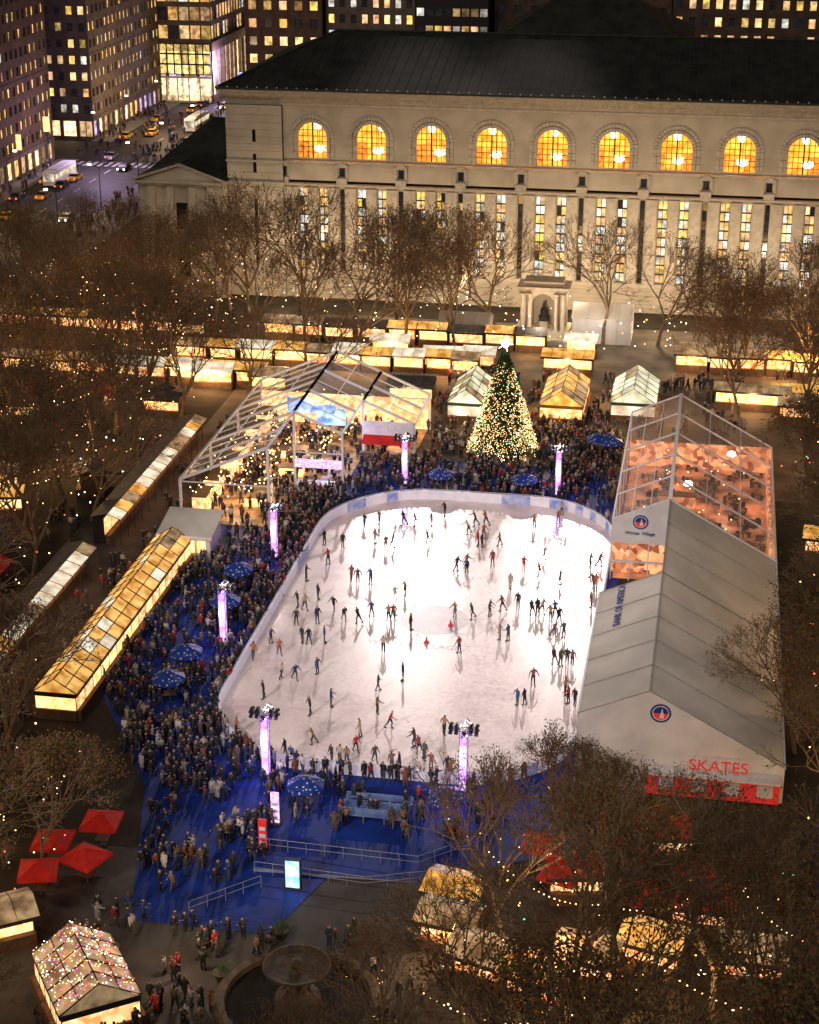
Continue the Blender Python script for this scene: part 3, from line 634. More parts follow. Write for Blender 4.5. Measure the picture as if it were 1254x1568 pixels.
for (y0,y1) in ((118,151),(158,190)):
    mb=MB(); xx=-59
    mb.box(xx-2.1,xx-.9,y0,y1,0,3.0,'dark'); mb.face([(xx-2.4,y0,2.9),(xx-.55,y0,3.4),(xx-.55,y1,3.4),(xx-2.4,y1,2.9)],'greyroof')
    n=int((y1-y0)/2.2)
    for i in range(n):
        a=y0+(y1-y0)*i/n; b_=y0+(y1-y0)*(i+1)/n-.1
        mb.face([(xx-.5,a,3.3),(xx+.9,a,2.8),(xx+.9,b_,2.8),(xx-.5,b_,3.3)],random.choice(['whiteglow','dimroof','amber','whiteglow','whiteglow']))
        mb.face([(xx-.85,a,1),(xx-.85,b_,1),(xx-.85,b_,2.8),(xx-.85,a,2.8)],'goods'); mb.box(xx-.8,xx-.3,a,b_,0,.95,'wood')
        mb.beam((xx+.9,a,0),(xx+.9,a,2.8),.06,'dark'); mb.beam((xx-.5,a,3.33),(xx+.9,a,2.83),.05,'dark')
    mb.build('lean_to_stall_row')
def G(name,u,v,w,L,hw,hr,roof,wall,fr,n,rz=0,z=0):
    p=unproj(u,v); o=glasshouse(name,p.x,p.y+L/2,w,L,hw,hr,rz,roof,wall,fr,n); return o
G('glass_market_kiosk',712,648,4.4,10,2.6,4.3,'tealglow','whiteglow','greenframe',5)
G('glass_market_kiosk',858,652,5.2,11,2.6,4.4,'amber','goods','wood',5)
G('glass_market_kiosk',968,648,5.4,10,2.6,4.4,'tealglow','whiteglow','greenframe',5)
for x,y in ((-28,196),(-17,198),(-8,198),(-3,206),(-22,207),(-12,212)): LP.append((x,y,3.0))
def krow(y,x0,x1,roofs,pl):
    x=x0;k=0
    while x<x1:
        w=U(3.2,4.8); flatkiosk('market_kiosk',x+w/2,y+U(-.4,.4),w,3.2,2.9,0,random.choice(roofs),'warm' if R()<.5 else 'goods')
        if k%pl==0: LP.append((x+w/2,y-3.6,2.5))
        x+=w+U(.2,.6);k+=1
krow(221,-71,-31,['whiteglow','whiteglow','whiteglow','amber','dimroof'],3)
krow(211.5,-101,-58,['amber','dimroof','whiteglow','amber'],4)
krow(231.5,-101,-70,['dimroof','amber','greyroof'],4)
krow(233.5,-62,-24,['dimroof','greyroof','amber','greyroof'],4)
krow(228,-4,30,['dimroof','amber','dimroof'],3)
for (u,v,w,d,r_) in ((632,612,5.5,5,'greyroof'),(540,560,4,3,'whiteglow'),(680,565,5,3.5,'whiteglow'),(735,565,4,3.5,'whiteglow'),(415,598,4.5,3.5,'dimroof'),(330,590,5,3.5,'whiteglow'),(300,585,4,3,'whiteglow'),
                     (870,570,6.5,3.6,'amber'),(890,545,4,3,'whiteglow'),(1150,625,9,3,'dimroof'),(1215,625,6,3,'amber'),(600,545,5,3,'whiteglow'),(1075,560,6,3,'dimroof')):
    p=unproj(u,v); flatkiosk('market_kiosk',p.x,p.y,w,d,2.9,U(-.06,.06),r_,'warm' if R()<.5 else 'goods'); LP.append((p.x,p.y-d/2-1.2,2.4))
for k in range(40):
    x,y=U(-103,-64),U(105,205)
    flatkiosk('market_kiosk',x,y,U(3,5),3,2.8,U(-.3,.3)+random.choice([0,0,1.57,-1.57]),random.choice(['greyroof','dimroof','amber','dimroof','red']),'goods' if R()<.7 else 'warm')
    if k%5==0: LP.append((x,y-2.6,2.4))
for k in range(14):
    x,y=U(11,32),U(165,222); flatkiosk('market_kiosk',x,y,U(3,5),3,2.8,U(-.2,.2),random.choice(['greyroof','dimroof','amber']),'goods'); 
    if k%4==0: LP.append((x,y-2.6,2.4))
def marquee(name,u,v,w,d,h,hr):
    p=unproj(u,v); mb=MB(); mb.M=TR(p.x,p.y+d/2)
    mb.box(-w/2,w/2,-d/2,d/2,0,h,'vinyl2'); mb.face([(-w/2-.2,-d/2-.2,h),(w/2+.2,-d/2-.2,h),(w/2+.2,0,hr),(-w/2-.2,0,hr)],'vinyl'); mb.face([(-w/2-.2,0,hr),(w/2+.2,0,hr),(w/2+.2,d/2+.2,h),(-w/2-.2,d/2+.2,h)],'vinyl')
    for sx in (-1,1): mb.face([(sx*w/2,-d/2,h),(sx*w/2,d/2,h),(sx*w/2,0,hr)],'vinyl2')
    for i in range(5): mb.beam((-w/2+w*i/4,-d/2-.22,h+.02),(-w/2+w*i/4,0,hr+.02),.05,'frame'); mb.beam((-w/2+w*i/4,-d/2-.05,0),(-w/2+w*i/4,-d/2-.05,h),.05,'frame')
    mb.build(name)
marquee('white_marquee_tent',920,527,8.2,7,3.6,5.0); marquee('white_marquee_tent',708,530,7.0,6,2.8,4.2)
MQ=unproj(920,527)
# ---------------------------------------------------------------- memorial
p=unproj(829,522); mb=MB(); mb.M=TR(p.x,p.y+2.5)
mb.box(-4.5,4.5,-3.5,3,0,.5,'stone2'); mb.box(-3.8,3.8,-2.6,2.6,.5,1.4,'stone')
for x0_,x1_ in ((-3.2,-1.6),(1.6,3.2)): mb.box(x0_,x1_,-1.6,2,1.4,6.6,'stone2')
mb.box(-1.6,1.6,1.6,2,1.4,6.6,'stone')
n=12
for k in range(n):
    t0,t1=math.pi*k/n,math.pi*(k+1)/n; a=(-1.6*math.cos(t0),5+1.6*math.sin(t0)); b_=(-1.6*math.cos(t1),5+1.6*math.sin(t1))
    mb.face([(a[0],-1.6,a[1]),(b_[0],-1.6,b_[1]),(b_[0],-1.6,6.7),(a[0],-1.6,6.7)],'stone2'); mb.face([(a[0],-1.6,a[1]),(b_[0],-1.6,b_[1]),(b_[0],1.6,b_[1]),(a[0],1.6,a[1])],'stone')
mb.box(-3.4,3.4,-1.8,2.2,6.7,7.3,'stone2'); mb.box(-3.7,3.7,-2.1,2.5,7.3,7.6,'stone2'); mb.box(-2.8,2.8,-1.5,1.9,7.6,8.3,'stone')
for x in (-2.9,-1.9,1.9,2.9): mb.tube((x,-2.1,1.4),(x,-2.1,6.6),.28,.23,12,'stone2'); mb.box(x-.35,x+.35,-2.4,-1.8,6.5,6.72,'stone2'); mb.box(x-.35,x+.35,-2.4,-1.8,1.4,1.65,'stone2')
mb.tube((0,0,1.4),(0,0,2.4),.8,.7,8,'stone',cap=True); mb.lathe((0,0,2.4),[(.7,0),(.75,.5),(.5,.9),(.55,1.4),(.3,1.7),(.18,1.8),(.24,2.0),(.2,2.3),(0,2.4)],12,'dark'); mb.box(-.6,.6,-.9,.1,2.4,2.95,'dark')
for i in range(4): mb.box(-5-.4*i,5+.4*i,-3.6-.4*(i+1),-3.6-.4*i,0,.48-.12*i,'stone2')
mb.build('stone_memorial_pavilion'); MEM=p
# ---------------------------------------------------------------- christmas tree
p=unproj(770,694); ct=empty('christmas_tree'); mb=MB()
M['fir']=pm('fir_needles',(0.045,0.09,0.025),(0.02,0.045,0.014),1.5,0.8)
hT=13.0; rT=4.0
mb.tube((p.x,p.y,0),(p.x,p.y,hT-.3),.28,.04,8,'bark')
for k in range(620):
    f_=k/620; z=.7+(hT-1.2)*f_; r_=rT*(1-f_)**.82*U(.80,1.08)+.12; a=k*2.39996
    tip=Vector((p.x+r_*math.cos(a),p.y+r_*math.sin(a),z-.25*r_*.5)); base=Vector((p.x,p.y,z+.25))
    mb.tube(base,tip,.035,.01,3,'bark'); d=(tip-base); sd=d.cross(Vector((0,0,1))).normalized()
    for q in range(11):
        t=U(.3,1); c_=base+d*t; w=.55*(1.15-t)+.15; s2=1 if q%2 else -1
        e1=c_+sd*s2*w+d.normalized()*.25+Vector((0,0,U(-.2,.1)))
        mb.face([c_-d.normalized()*.1,e1,c_+d.normalized()*.28+Vector((0,0,U(-.05,.1)))],'fir')
mb.build('branches',parent=ct)
mb=MB()
M['tbulb']=bulb('tree_bulb',(1.0,0.68,0.26),4.0)
for k in range(3200):
    f_=1-math.sqrt(R()); z=.8+(hT-1.4)*f_; r_=(rT*(1-f_)**.82)*U(.85,1.08)+.1; a=U(0,6.283); q=R()
    mb.octa((p.x+r_*math.cos(a),p.y+r_*math.sin(a),z-.12*r_),.045 if q<.95 else .08,'tbulb' if q<.9 else ('bulbW' if q<.95 else ('bulbr' if q<.98 else 'bulbg')))
mb.build('fairy_lights',parent=ct)
mb=MB(); c_=Vector((p.x,p.y,hT+.35)); mb.octa(c_,.3,'star')
for k in range(10):
    a=k*math.pi/5; L=.95 if k%2==0 else .5; mb.tube(c_,c_+Vector((L*math.cos(a),0,L*math.sin(a))),.09,.005,4,'star')
mb.build('star_topper',parent=ct)
TREEP=p
# ---------------------------------------------------------------- light masts
masts=[(421,855),(343,985),(408,1188),(620,743),(854,760),(709,1214)]
mb=MB()
for z in np.arange(0.3,5.3,1.0):
    for sx,sy in ((-1,0),(1,0),(0,-1),(0,1)):
        if sx: mb.face([(sx*.27,-.27,z),(sx*.27,.27,z),(sx*.27,.27,z+.95),(sx*.27,-.27,z+.95)],'purple2' if int(z)%2 else 'purple')
        else: mb.face([(-.27,sy*.27,z),(.27,sy*.27,z),(.27,sy*.27,z+.95),(-.27,sy*.27,z+.95)],'purple' if int(z)%3 else 'purple2')
for sx in (-.29,.29):
    for sy in (-.29,.29): mb.tube((sx,sy,0),(sx,sy,5.9),.03,.03,5,'steel')
mb.box(-.5,.5,-.5,.5,0.05,.3,'dark')
for z in (5.45,5.85): mb.box(-1.05,1.05,-.06,.06,z-.05,z+.05,'steel'); mb.box(-.06,.06,-1.05,1.05,z-.05,z+.05,'steel')
for x in (-1,-.55,.55,1):
    for z in (5.45,5.85):
        mb.tube((x,-.05,z+.12),(x,-.4,z-.05),.12,.17,8,'dark',cap=True); mb.tube((x,.05,z+.12),(x,.4,z-.05),.12,.17,8,'dark',cap=True)
for y in (-1,1): mb.tube((0,y,5.9),(.3,y,5.7),.12,.17,8,'dark',cap=True); mb.octa((.36,y,5.66),.07,'bulbW')
mastm=mb.mesh('light_mast'); mpos=[]
for u,v in masts:
    q=unproj(u,v,.05)
    if 110<q.y<130 and q.y>RY0-1.0: q.y=RY0-1.0
    if q.y>170: q.y=max(q.y,RY1+1.0)
    put(mastm,'lighting_mast',q); mpos.append(q)
# ---------------------------------------------------------------- umbrellas
m,nt,b=newmat('blue_snowflake_canvas'); M['umb']=m
tc=nt.nodes.new('ShaderNodeTexCoord'); vo=nt.nodes.new('ShaderNodeTexVoronoi'); vo.inputs['Scale'].default_value=3.2; nt.links.new(tc.outputs['Object'],vo.inputs['Vector'])
rp=nt.nodes.new('ShaderNodeValToRGB'); rp.color_ramp.elements[0].color=(.55,.6,.8,1); rp.color_ramp.elements[1].color=(.012,.04,.24,1); rp.color_ramp.elements[0].position=.20; rp.color_ramp.elements[1].position=.30
nt.links.new(vo.outputs['Distance'],rp.inputs['Fac']); nt.links.new(rp.outputs['Color'],b.inputs['Base Color'])
def umbrella(mat,r_,n,val=.25):
    mb=MB(); mb.tube((0,0,0),(0,0,2.9),.04,.03,6,'steel')
    for k in range(n):
        a0,a1=2*math.pi*(k+.5)/n,2*math.pi*(k+1.5)/n; A=(r_*math.cos(a0),r_*math.sin(a0),2.2); B=(r_*math.cos(a1),r_*math.sin(a1),2.2)
        mb.face([A,B,(0,0,2.85)],mat); mb.face([(A[0],A[1],2.2-val),(B[0],B[1],2.2-val),B,A],mat); mb.tube((A[0],A[1],2.22),(0,0,2.87),.02,.02,3,mat)
    mb.box(-.5,.5,-.5,.5,.7,.75,'wood'); mb.tube((0,0,0),(0,0,.1),.35,.3,10,'dark',cap=True)
    return mb.mesh('umbrella')
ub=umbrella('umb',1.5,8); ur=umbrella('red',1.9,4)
for u,v in ((365,867),(345,915),(285,993),(258,1033),(468,1196),(685,1214),(673,730),(800,740),(935,672),(918,668)):
    q=unproj(u,v,2.5)
    y=q.y
    if y>170: y=max(y,RY1+2.2)
    if q.x>RX0 and y<125: y=min(y,RY0-2.0)
    put(ub,'blue_cafe_umbrella',(q.x,y,.05),U(0,1))
for u,v in ((80,1280),(155,1250),(130,1305),(58,1325),(830,1285),(895,1232),(985,1360),(1010,1250),(975,1290),(860,1330),(1060,1330),(205,368),(30,505),(60,490)):
    q=unproj(u,v,2.5); put(ur,'red_market_umbrella',(q.x,q.y,0),U(0,1.5),1.0)
# ---------------------------------------------------------------- near-side deck furniture
q=unproj(572,1262,.05); mb=MB(); mb.M=TR(q.x,q.y+1.8,.05)
M['bseat']=pm('bleacher_panel',(0.16,0.24,0.44),(0.08,0.13,0.32),1.2,0.5)
for i in range(3):
    mb.box(-2.6,2.6,-1.8+i*1.1,-1.4+i*1.1,.55+.1*i,.62+.1*i,'bseat'); mb.box(-2.6,2.6,-1.45+i*1.1,-1.38+i*1.1,.65,1.05,'bseat')
    for x in (-2.5,-.8,.8,2.5): mb.box(x-.04,x+.04,-1.8+i*1.1,-1.4+i*1.1,0,.55,'steel')
mb.build('rinkside_bench_seating')
M['rail']=pm('rail_paint',(0.30,0.32,0.42),None,3,0.5)
def rail(name,pts,h=1.0,step=1.3):
    mb=MB()
    for a,b_ in zip(pts[:-1],pts[1:]):
        a=Vector(a);b_=Vector(b_); L=(b_-a).length; n=max(1,int(L/step))
        for i in range(n+1):
            c_=a.lerp(b_,i/n); mb.tube(c_,c_+Vector((0,0,h)),.025,.025,5,'rail')
        for hh in (h,h*.5): mb.tube(a+Vector((0,0,hh)),b_+Vector((0,0,hh)),.022,.022,5,'rail')
    mb.build(name)
def W(u,v): q=unproj(u,v); return (q.x,q.y,.05)
rail('ramp_railing',[W(385,1300),W(640,1330)]); rail('ramp_railing',[W(390,1338),W(560,1362),W(660,1352)]); rail('deck_railing',[W(290,1400),W(400,1360)]); rail('deck_railing',[W(640,1330),W(740,1295)])
mb=MB(); a,b_,c_,d_=W(388,1305),W(640,1334),W(640,1352),W(388,1335); mb.face([(a[0],a[1],.3),(b_[0],b_[1],.06),(c_[0],c_[1],.06),(d_[0],d_[1],.3)],'blue'); mb.face([(d_[0],d_[1],.3),(c_[0],c_[1],.06),(c_[0],c_[1],0),(d_[0],d_[1],0)],'rail'); mb.build('access_ramp')
q=unproj(449,1360,.05); mb=MB(); mb.M=TR(q.x,q.y); mb.box(-.6,.6,-.15,.15,.05,2.5,'dark'); mb.box(-.5,.5,-.17,-.152,.2,2.4,'screen'); mb.box(-.7,.7,-.3,.3,0,.1,'dark'); mb.build('digital_information_screen')
SCR=(q.x,q.y-1.2,1.5)
for u,v,h,mt in ((422,1262,2.8,'purple2'),(403,1300,2.6,'redsign'),(392,1262,1.2,'frame')):
    q=unproj(u,v,.05); mb=MB(); mb.M=TR(q.x,q.y); mb.box(-.3,.3,-.1,.1,.25,h,mt); mb.box(-.4,.4,-.3,.3,.05,.25,'dark')
    for i in range(3): 
        if h>2: mb.box(-.22,.22,-.12,-.102,.5+i*.6,.8+i*.6,'frame')
    mb.build('welcome_sign_totem')
mb=MB()
for i in range(5): mb.box(-37,-26,98-.4*(i+1),98-.4*i,0,.05-.008*i,'blue')
mb.build('deck_steps')
mb=MB(); c_=(-23,89,0); M['granite']=pm('pink_granite',(0.10,0.07,0.047),(0.042,0.03,0.02),1.8,0.7,bump=.4); M['water']=pm('fountain_water',(0.02,0.016,0.012),None,1,0.2)
mb.lathe(c_,[(5.4,0),(5.4,.55),(5.1,.7),(4.7,.7),(4.6,.35)],40,'granite'); mb.lathe(c_,[(4.62,.35),(0,.352)],40,'water')
mb.lathe(c_,[(1.5,.3),(1.4,.9),(.9,1.2),(.55,1.6),(.5,2.2),(.8,2.5),(1.7,2.75),(2.1,3.05),(2.2,3.15),(2.05,3.2),(1.6,3.0),(.6,2.9),(.4,3.1),(.35,3.5),(0,3.6)],32,'granite')
for k in range(8):
    a=k*math.pi/4; mb.tube((c_[0]+1.25*math.cos(a),c_[1]+1.25*math.sin(a),.35),(c_[0]+.7*math.cos(a),c_[1]+.7*math.sin(a),1.5),.22,.12,6,'granite')
mb.build('stone_fountain',smooth=False)
# planters round the fountain
for (u,v) in ((340,1500),(430,1435),(540,1445),(310,1450)):
    q=unproj(u,v); mb=MB(); mb.lathe((q.x,q.y,0),[(.35,0),(.55,.5),(.6,.6),(.5,.6),(0,.55)],14,'granite')
    for k in range(90):
        a=U(0,6.28); r_=U(0,.55); z=U(.55,1.2); mb.face([(q.x+r_*math.cos(a),q.y+r_*math.sin(a),z),(q.x+r_*math.cos(a)+.12,q.y+r_*math.sin(a)+.03,z+.05),(q.x+r_*math.cos(a)+.03,q.y+r_*math.sin(a)+.1,z+.14)],'fir')
    mb.build('planter_with_shrub')
q=unproj(150,1560); glasshouse('festive_glass_kiosk',q.x-1,q.y+1,5,7,2.6,4.2,rad(35),'dimroof','goods','dark',5)
mb=MB(); mb.M=TR(q.x-1,q.y+1,0,rad(35))
for k in range(420):
    x=U(-2.6,2.6); y=U(-3.5,3.5); z=4.3-abs(x)/2.6*1.6+.06; mb.octa((x,y,z),.035,random.choice(['bulbW','bulbr','bulbw','bulbr','bulbw','bulbp']))
mb.build('festive_light_net')
q=unproj(5,1440); flatkiosk('market_kiosk',q.x,q.y,4,3,2.8,.6,'dimroof','warm')
for (u,v,r_) in ((700,1400,'amber'),(690,1445,'dimroof'),(740,1500,'dimroof'),(900,1500,'dimroof'),(1010,1310,'red'),(820,1530,'amber'),(1070,1420,'red'),(880,1370,'red'),(1000,1480,'amber'),(1150,1500,'dimroof')):
    q=unproj(u,v); flatkiosk('market_kiosk',q.x,q.y,3.8,2.8,2.8,U(-.4,.4),r_,'goods')
LP+=[(-14,96,2.2),(-8,88,2.2),(-1,92,2.4),(5,98,2.4)]
for k in range(7):
    mb=MB(); mb.M=TR(11.4,86+k*4.2,0); mb.box(-1.2,1.2,-1.8,1.8,0,2.5,'navy')
    for i in range(9): mb.box(-1.25,1.25,-1.75+i*.4,-1.6+i*.4,.1,2.4,'navy')
    mb.box(-1,1,-1.84,-1.81,.1,2.3,'steel'); mb.build('storage_container')
# ---------------------------------------------------------------- trees
def make_tree(seed,leaves,lm,ls=(.07,.16),spread=1.0,lights=0):
    rnd=random.Random(seed); mb=MB(); tips=[]; limbs=[]
    L0=[4.6,4.0,3.3,2.7,2.1,1.6,1.1]; R0=[.34,.2,.125,.08,.052,.036,.024]; nch=[4,3,3,3,3,3,0]; sides=[8,6,5,4,3,3,3]
    def grow(p,d,k):
        L=L0[k]*rnd.uniform(.8,1.2); q=p
        segs=2 if k<5 else 1
        for s_ in range(segs):
            d=(d+Vector((rnd.gauss(0,.13),rnd.gauss(0,.13),rnd.gauss(0.03,.06)))).normalized()
            n_=q+d*(L/segs); r0=R0[k]*(1-.35*s_/segs); r1=R0[k]*(1-.35*(s_+1)/segs)
            mb.tube(q,n_,r0,r1,sides[k],'bark')
            if k in(1,2,3): limbs.append((q,n_,r0))
            q=n_
            if k>=4: tips.append((q,d))
        for c in range(nch[k]):
            a=rnd.uniform(0,2*math.pi); sp=(rnd.uniform(.35,.85) if k else rnd.uniform(.35,.6))*spread
            if c==0: sp*=.45
            o=d.orthogonal().normalized(); o=(Matrix.Rotation(a+c*2.1,3,d)@o)
            nd=(d*math.cos(sp)+o*math.sin(sp)+Vector((0,0,.08))).normalized(); grow(q,nd,k+1)
    grow(Vector((0,0,0)),Vector((0,0,1)),0)
    for k in range(leaves):
        t,d=rnd.choice(tips); c=t+Vector((rnd.gauss(0,.3),rnd.gauss(0,.3),rnd.gauss(0,.3))); s_=rnd.uniform(*ls)
        a=Vector((rnd.gauss(0,1),rnd.gauss(0,1),rnd.gauss(0,1))).normalized(); b_=a.orthogonal().normalized()
        mb.face([c-a*s_,c+b_*s_*.7,c+a*s_,c-b_*s_*.7],lm[0] if rnd.random()<.6 else (lm[1] if rnd.random()<.7 else lm[2]))
    for k in range(lights):
        p,q,r_=rnd.choice(limbs); c=p.lerp(q,rnd.random())+Vector((rnd.uniform(-r_,r_),rnd.uniform(-r_,r_),r_)); mb.octa(c,.045,'bulbw')
    return mb.mesh('plane_tree')
l=M['leaf']
TBARE=[make_tree(s_,900,(l[0],l[2],l[1]),lights=10) for s_ in (1,2,3)]
TLEAF=[make_tree(s_,2800,(l[0],l[1],l[2]),(.07,.15),lights=12) for s_ in (11,12,13)]
TOLIVE=[make_tree(s_,5200,(l[1],l[0],l[2]),(.09,.18),.85,lights=12) for s_ in (21,22)]
def tree(x,y,kind,sc=1.0,zs=1.0): 
    h=U(.92,1.08)*sc; put(random.choice(kind),'plane_tree',(x,y,0),U(0,6.28),(h,h,h*U(.92,1.05)*zs))
for x in (-69,-79,-89,-99):
    y=104
    while y<246:
        if not(x>-72 and 212<y<230): tree(x+U(-1.5,1.5),y+U(-1.5,1.5),TLEAF if R()<.6 else TBARE,.90)
        y+=U(9.5,11.5)
for y in (114,130,146,163,179,196): tree(-63.2+U(-1,1),y+U(-2,2),TBARE if R()<.6 else TLEAF,.82)
for x,y in ((-57,204),(-50,207),(-62,228)): tree(x,y,TBARE,.75)
x=-66
while x<2:
    if abs(x-MEM.x)>5: tree(x,U(237,240),TBARE,1.0 if x<-14 else .85)
    if x<-32 and R()<.85: tree(x+3,U(227,229),TBARE,.88)
    x+=U(6.5,8)
for x in (5,13,21,29):
    y=208
    while y<248: tree(x+U(-1,1),y+U(-1,1),TLEAF if R()<.5 else TBARE,.82); y+=10
for x in (15,22,30):
    y=100
    while y<204: tree(x+U(-1,1),y+U(-1,1),TOLIVE if R()<.6 else TLEAF,.88); y+=9
for x,y,s_ in ((-8.5,106,.58),(-4,99,.76),(3,91,.80),(11,93,.88),(-10.5,96,.68),(-6,90,.82),(-12,87,.66),(-3.5,83,.88),(4.5,82,.9),(12,84,.95),(-8,76,.8),(-1,73,.9),(7,73,.95),(14,76,.95),
               (-15,76,.6),(-20,75,.5),(-24,74,.48),(-17,84,.5),(-29,73,.45)):
    tree(x,y,TOLIVE if (R()<.55 and x>-13) else (TLEAF if x>-13 else TBARE),s_)
tree(9.2,127,TLEAF,.60); tree(10.2,134,TOLIVE,.6)
for x,y,s_ in ((-52,113,.75),(-58,106,.9),(-50,104,.8),(-57,96,.95),(-50,94,.8),(-44,99,.58),(-45,91,.66),(-51,86,.8),(-57,87,.9),(-42,80,.5),(-47,76,.75),(-62,115,.9),(-64,104,.95),(-54,78,.8)):
    tree(x,y,TOLIVE if R()<.65 else TLEAF,s_)
mb=MB()
def strand(n,xr,yr,zr_,ms):
    for k in range(n): mb.octa((U(*xr),U(*yr),U(*zr_)),U(.05,.10),random.choice(ms))
strand(900,(-106,-61),(104,246),(1.5,10),['bulbw','bulbw','bulbw','bulbW','bulbr'])
strand(160,(-62,-2),(226,250),(2,5),['bulbw','bulbw','bulbW'])
strand(260,(9,34),(110,246),(2,9),['bulbw','bulbw','bulbr'])
strand(90,(-14,10),(70,108),(1.5,6),['bulbw','bulbw','bulbr','bulbg'])
strand(110,(-64,-42),(72,112),(1.5,8),['bulbw','bulbw','bulbr'])
def garland(p,q,sag,step=.35):
    p=Vector(p);q=Vector(q);n=int((q-p).length/step)
    for k in range(n+1):
        t=k/n; c_=p.lerp(q,t)-Vector((0,0,sag*4*t*(1-t))); mb.octa(c_,.055,'bulbw')
for k in range(6): garland((-9+k*4,77+(k%2)*2,6.5),(-5+k*4,77+((k+1)%2)*2,6.5),1.1)
for a,b_ in (((-12,98,7),(-4,92,8)),((-4,92,8),(4,97,7.5)),((4,97,7.5),(10,90,8)),((-14,84,6),(-5,81,8)),((-10,90,6),(0,86,8)),((0,86,8),(9,84,8)),((-60,98,8),(-51,92,7)),((-51,92,7),(-46,98,6)),((-76,150,9),(-66,158,8)),((-80,172,9),(-68,180,9)),((-66,200,8),(-78,206,9)),((-90,140,9),(-80,132,9))): garland(a,b_,1.3,.45)
mb.build('fairy_string_lights')
# ---------------------------------------------------------------- people
def figure(name,lean=0.0,legs=((.05,.05),(-.05,.05)),arms=((0,.15,.2),(0,.15,.2)),sub=0,fingers=False,skate=False,coat=False,spread=.04):
    V=[];Rr=[];E=[];tag=[];roots=[]
    def add(p,r_,par=None,t='j'):
        V.append(Vector(p)); Rr.append(r_); i=len(V)-1
        if par is not None: E.append((par,i)); tag.append(t)
        else: roots.append(i)
        return i
    T=Vector((0,math.sin(lean),math.cos(lean))); pz=Vector((0,0,.95))
    pe=add(pz,.155 if coat else .14); wa=add(pz+T*.2,.14,pe); ch=add(pz+T*.42,.165,wa); ne=add(pz+T*.54,.06,ch)
    h0=add(pz+T*.54+Vector((0,.02,.11)),.085,ne,'h'); h1=add(pz+T*.54+Vector((0,.035,.22)),.075,h0,'h')
    feet=[]; hands=[]
    for sx,(a,k) in zip((-1,1),legs):
        hp=add(pz+Vector((sx*.09,0,-.05)),.105,pe,'j' if coat else 't')
        kn=V[hp]+Vector((sx*math.sin(spread),math.sin(a),-math.cos(a)))*.43; kn_=add(kn,.068,hp,'j' if coat else 't')
        an=kn+Vector((sx*math.sin(spread)*.8,math.sin(a-k),-math.cos(a-k)))*.41; an_=add(an,.048,kn_,'t')
        to=add(an+Vector((0,.17,-.045)),.042,an_,'b'); feet.append(an)
    for sx,(fw,ou,el) in zip((-1,1),arms):
        sh=V[ch]+T*.04+Vector((sx*.19,0,0)); s_=add(sh,.068,ch)
        ad=Vector((sx*math.sin(ou),math.sin(fw)*math.cos(ou),-math.cos(fw)*math.cos(ou))); e_=add(sh+ad*.28,.052,s_)
        ad2=Vector((sx*math.sin(ou*.5),math.sin(fw+el)*math.cos(ou*.5),-math.cos(fw+el)*math.cos(ou*.5))); w_=V[e_]+ad2*.24; wi=add(w_,.036,e_); ha=add(w_+ad2*.08,.038,wi,'s'); hands.append((w_+ad2*.06,ad2,sx))
    if fingers:
        for hp,ad,sx in hands:
            sd=ad.cross(Vector((0,1,0))); sd=(Vector((1,0,0)) if sd.length<.1 else sd.normalized()); up=sd.cross(ad).normalized()
            for q,fl in zip((-1.5,-.5,.5,1.5),(.055,.07,.075,.06)):
                b0=hp+up*q*.02; f0=add(b0,.011); f1=add(b0+ad*(.05+fl*.5),.010,f0,'s'); add(b0+ad*(.045+fl)+sd*.02*-sx,.008,f1,'s')
            f0=add(hp-up*.02,.012); f1=add(hp-up*.06+ad*.03,.010,f0,'s'); add(hp-up*.065+ad*.065,.008,f1,'s')
    me=bpy.data.meshes.new(name); me.from_pydata([tuple(v) for v in V],E,[])
    ob=bpy.data.objects.new(name,me); S.collection.objects.link(ob)
    md=ob.modifiers.new('skin','SKIN'); md.use_smooth_shade=True
    sk=me.skin_vertices[0].data
    for i,r_ in enumerate(Rr): sk[i].radius=(r_,r_*(.78 if i in(1,2) else 1)); sk[i].use_root=False
    for i in roots: sk[i].use_root=True
    if sub: ms=ob.modifiers.new('sub','SUBSURF'); ms.levels=sub; ms.render_levels=sub
    dg=bpy.context.evaluated_depsgraph_get(); out=bpy.data.meshes.new_from_object(ob.evaluated_get(dg))
    bpy.data.objects.remove(ob)
    A=np.array([tuple(V[e[0]]) for e in E]);B=np.array([tuple(V[e[1]]) for e in E]); AB=B-A; LL=(AB**2).sum(1)
    tags=[]; hc=V[h0]*.5+V[h1]*.5
    for p_ in out.polygons:
        c=np.array(p_.center); t=np.clip(((c-A)*AB).sum(1)/LL,0,1); dd=((A+AB*t[:,None]-c)**2).sum(1); tg=tag[int(dd.argmin())]
        if tg=='h': tg='r' if (c[2]>hc.z+.045 or c[1]<hc.y-.01) else 's'
        tags.append(tg)
    zmin=min(v.co.z for v in out.vertices)
    vs=[(v.co.x,v.co.y,v.co.z-zmin) for v in out.vertices]; fs=[tuple(p_.vertices) for p_ in out.polygons]
    if skate:
        vs=[(x,y,z+.05) for x,y,z in vs]
        for an in feet:
            i=len(vs); x,y,z=an.x,an.y,an.z-zmin-.02
            for q in ((x-.012,y-.06,z-.05),(x+.012,y-.06,z-.05),(x+.012,y+.24,z-.05),(x-.012,y+.24,z-.05),(x-.012,y-.06,z),(x+.012,y-.06,z),(x+.012,y+.22,z),(x-.012,y+.22,z)): vs.append(q)
            for q in ((0,1,5,4),(1,2,6,5),(2,3,7,6),(3,0,4,7),(0,3,2,1)): fs.append(tuple(i+k for k in q)); tags.append('b')
    i=len(vs); n0=Vector((hc.x,hc.y+.075,hc.z-zmin+(.05 if skate else 0)))
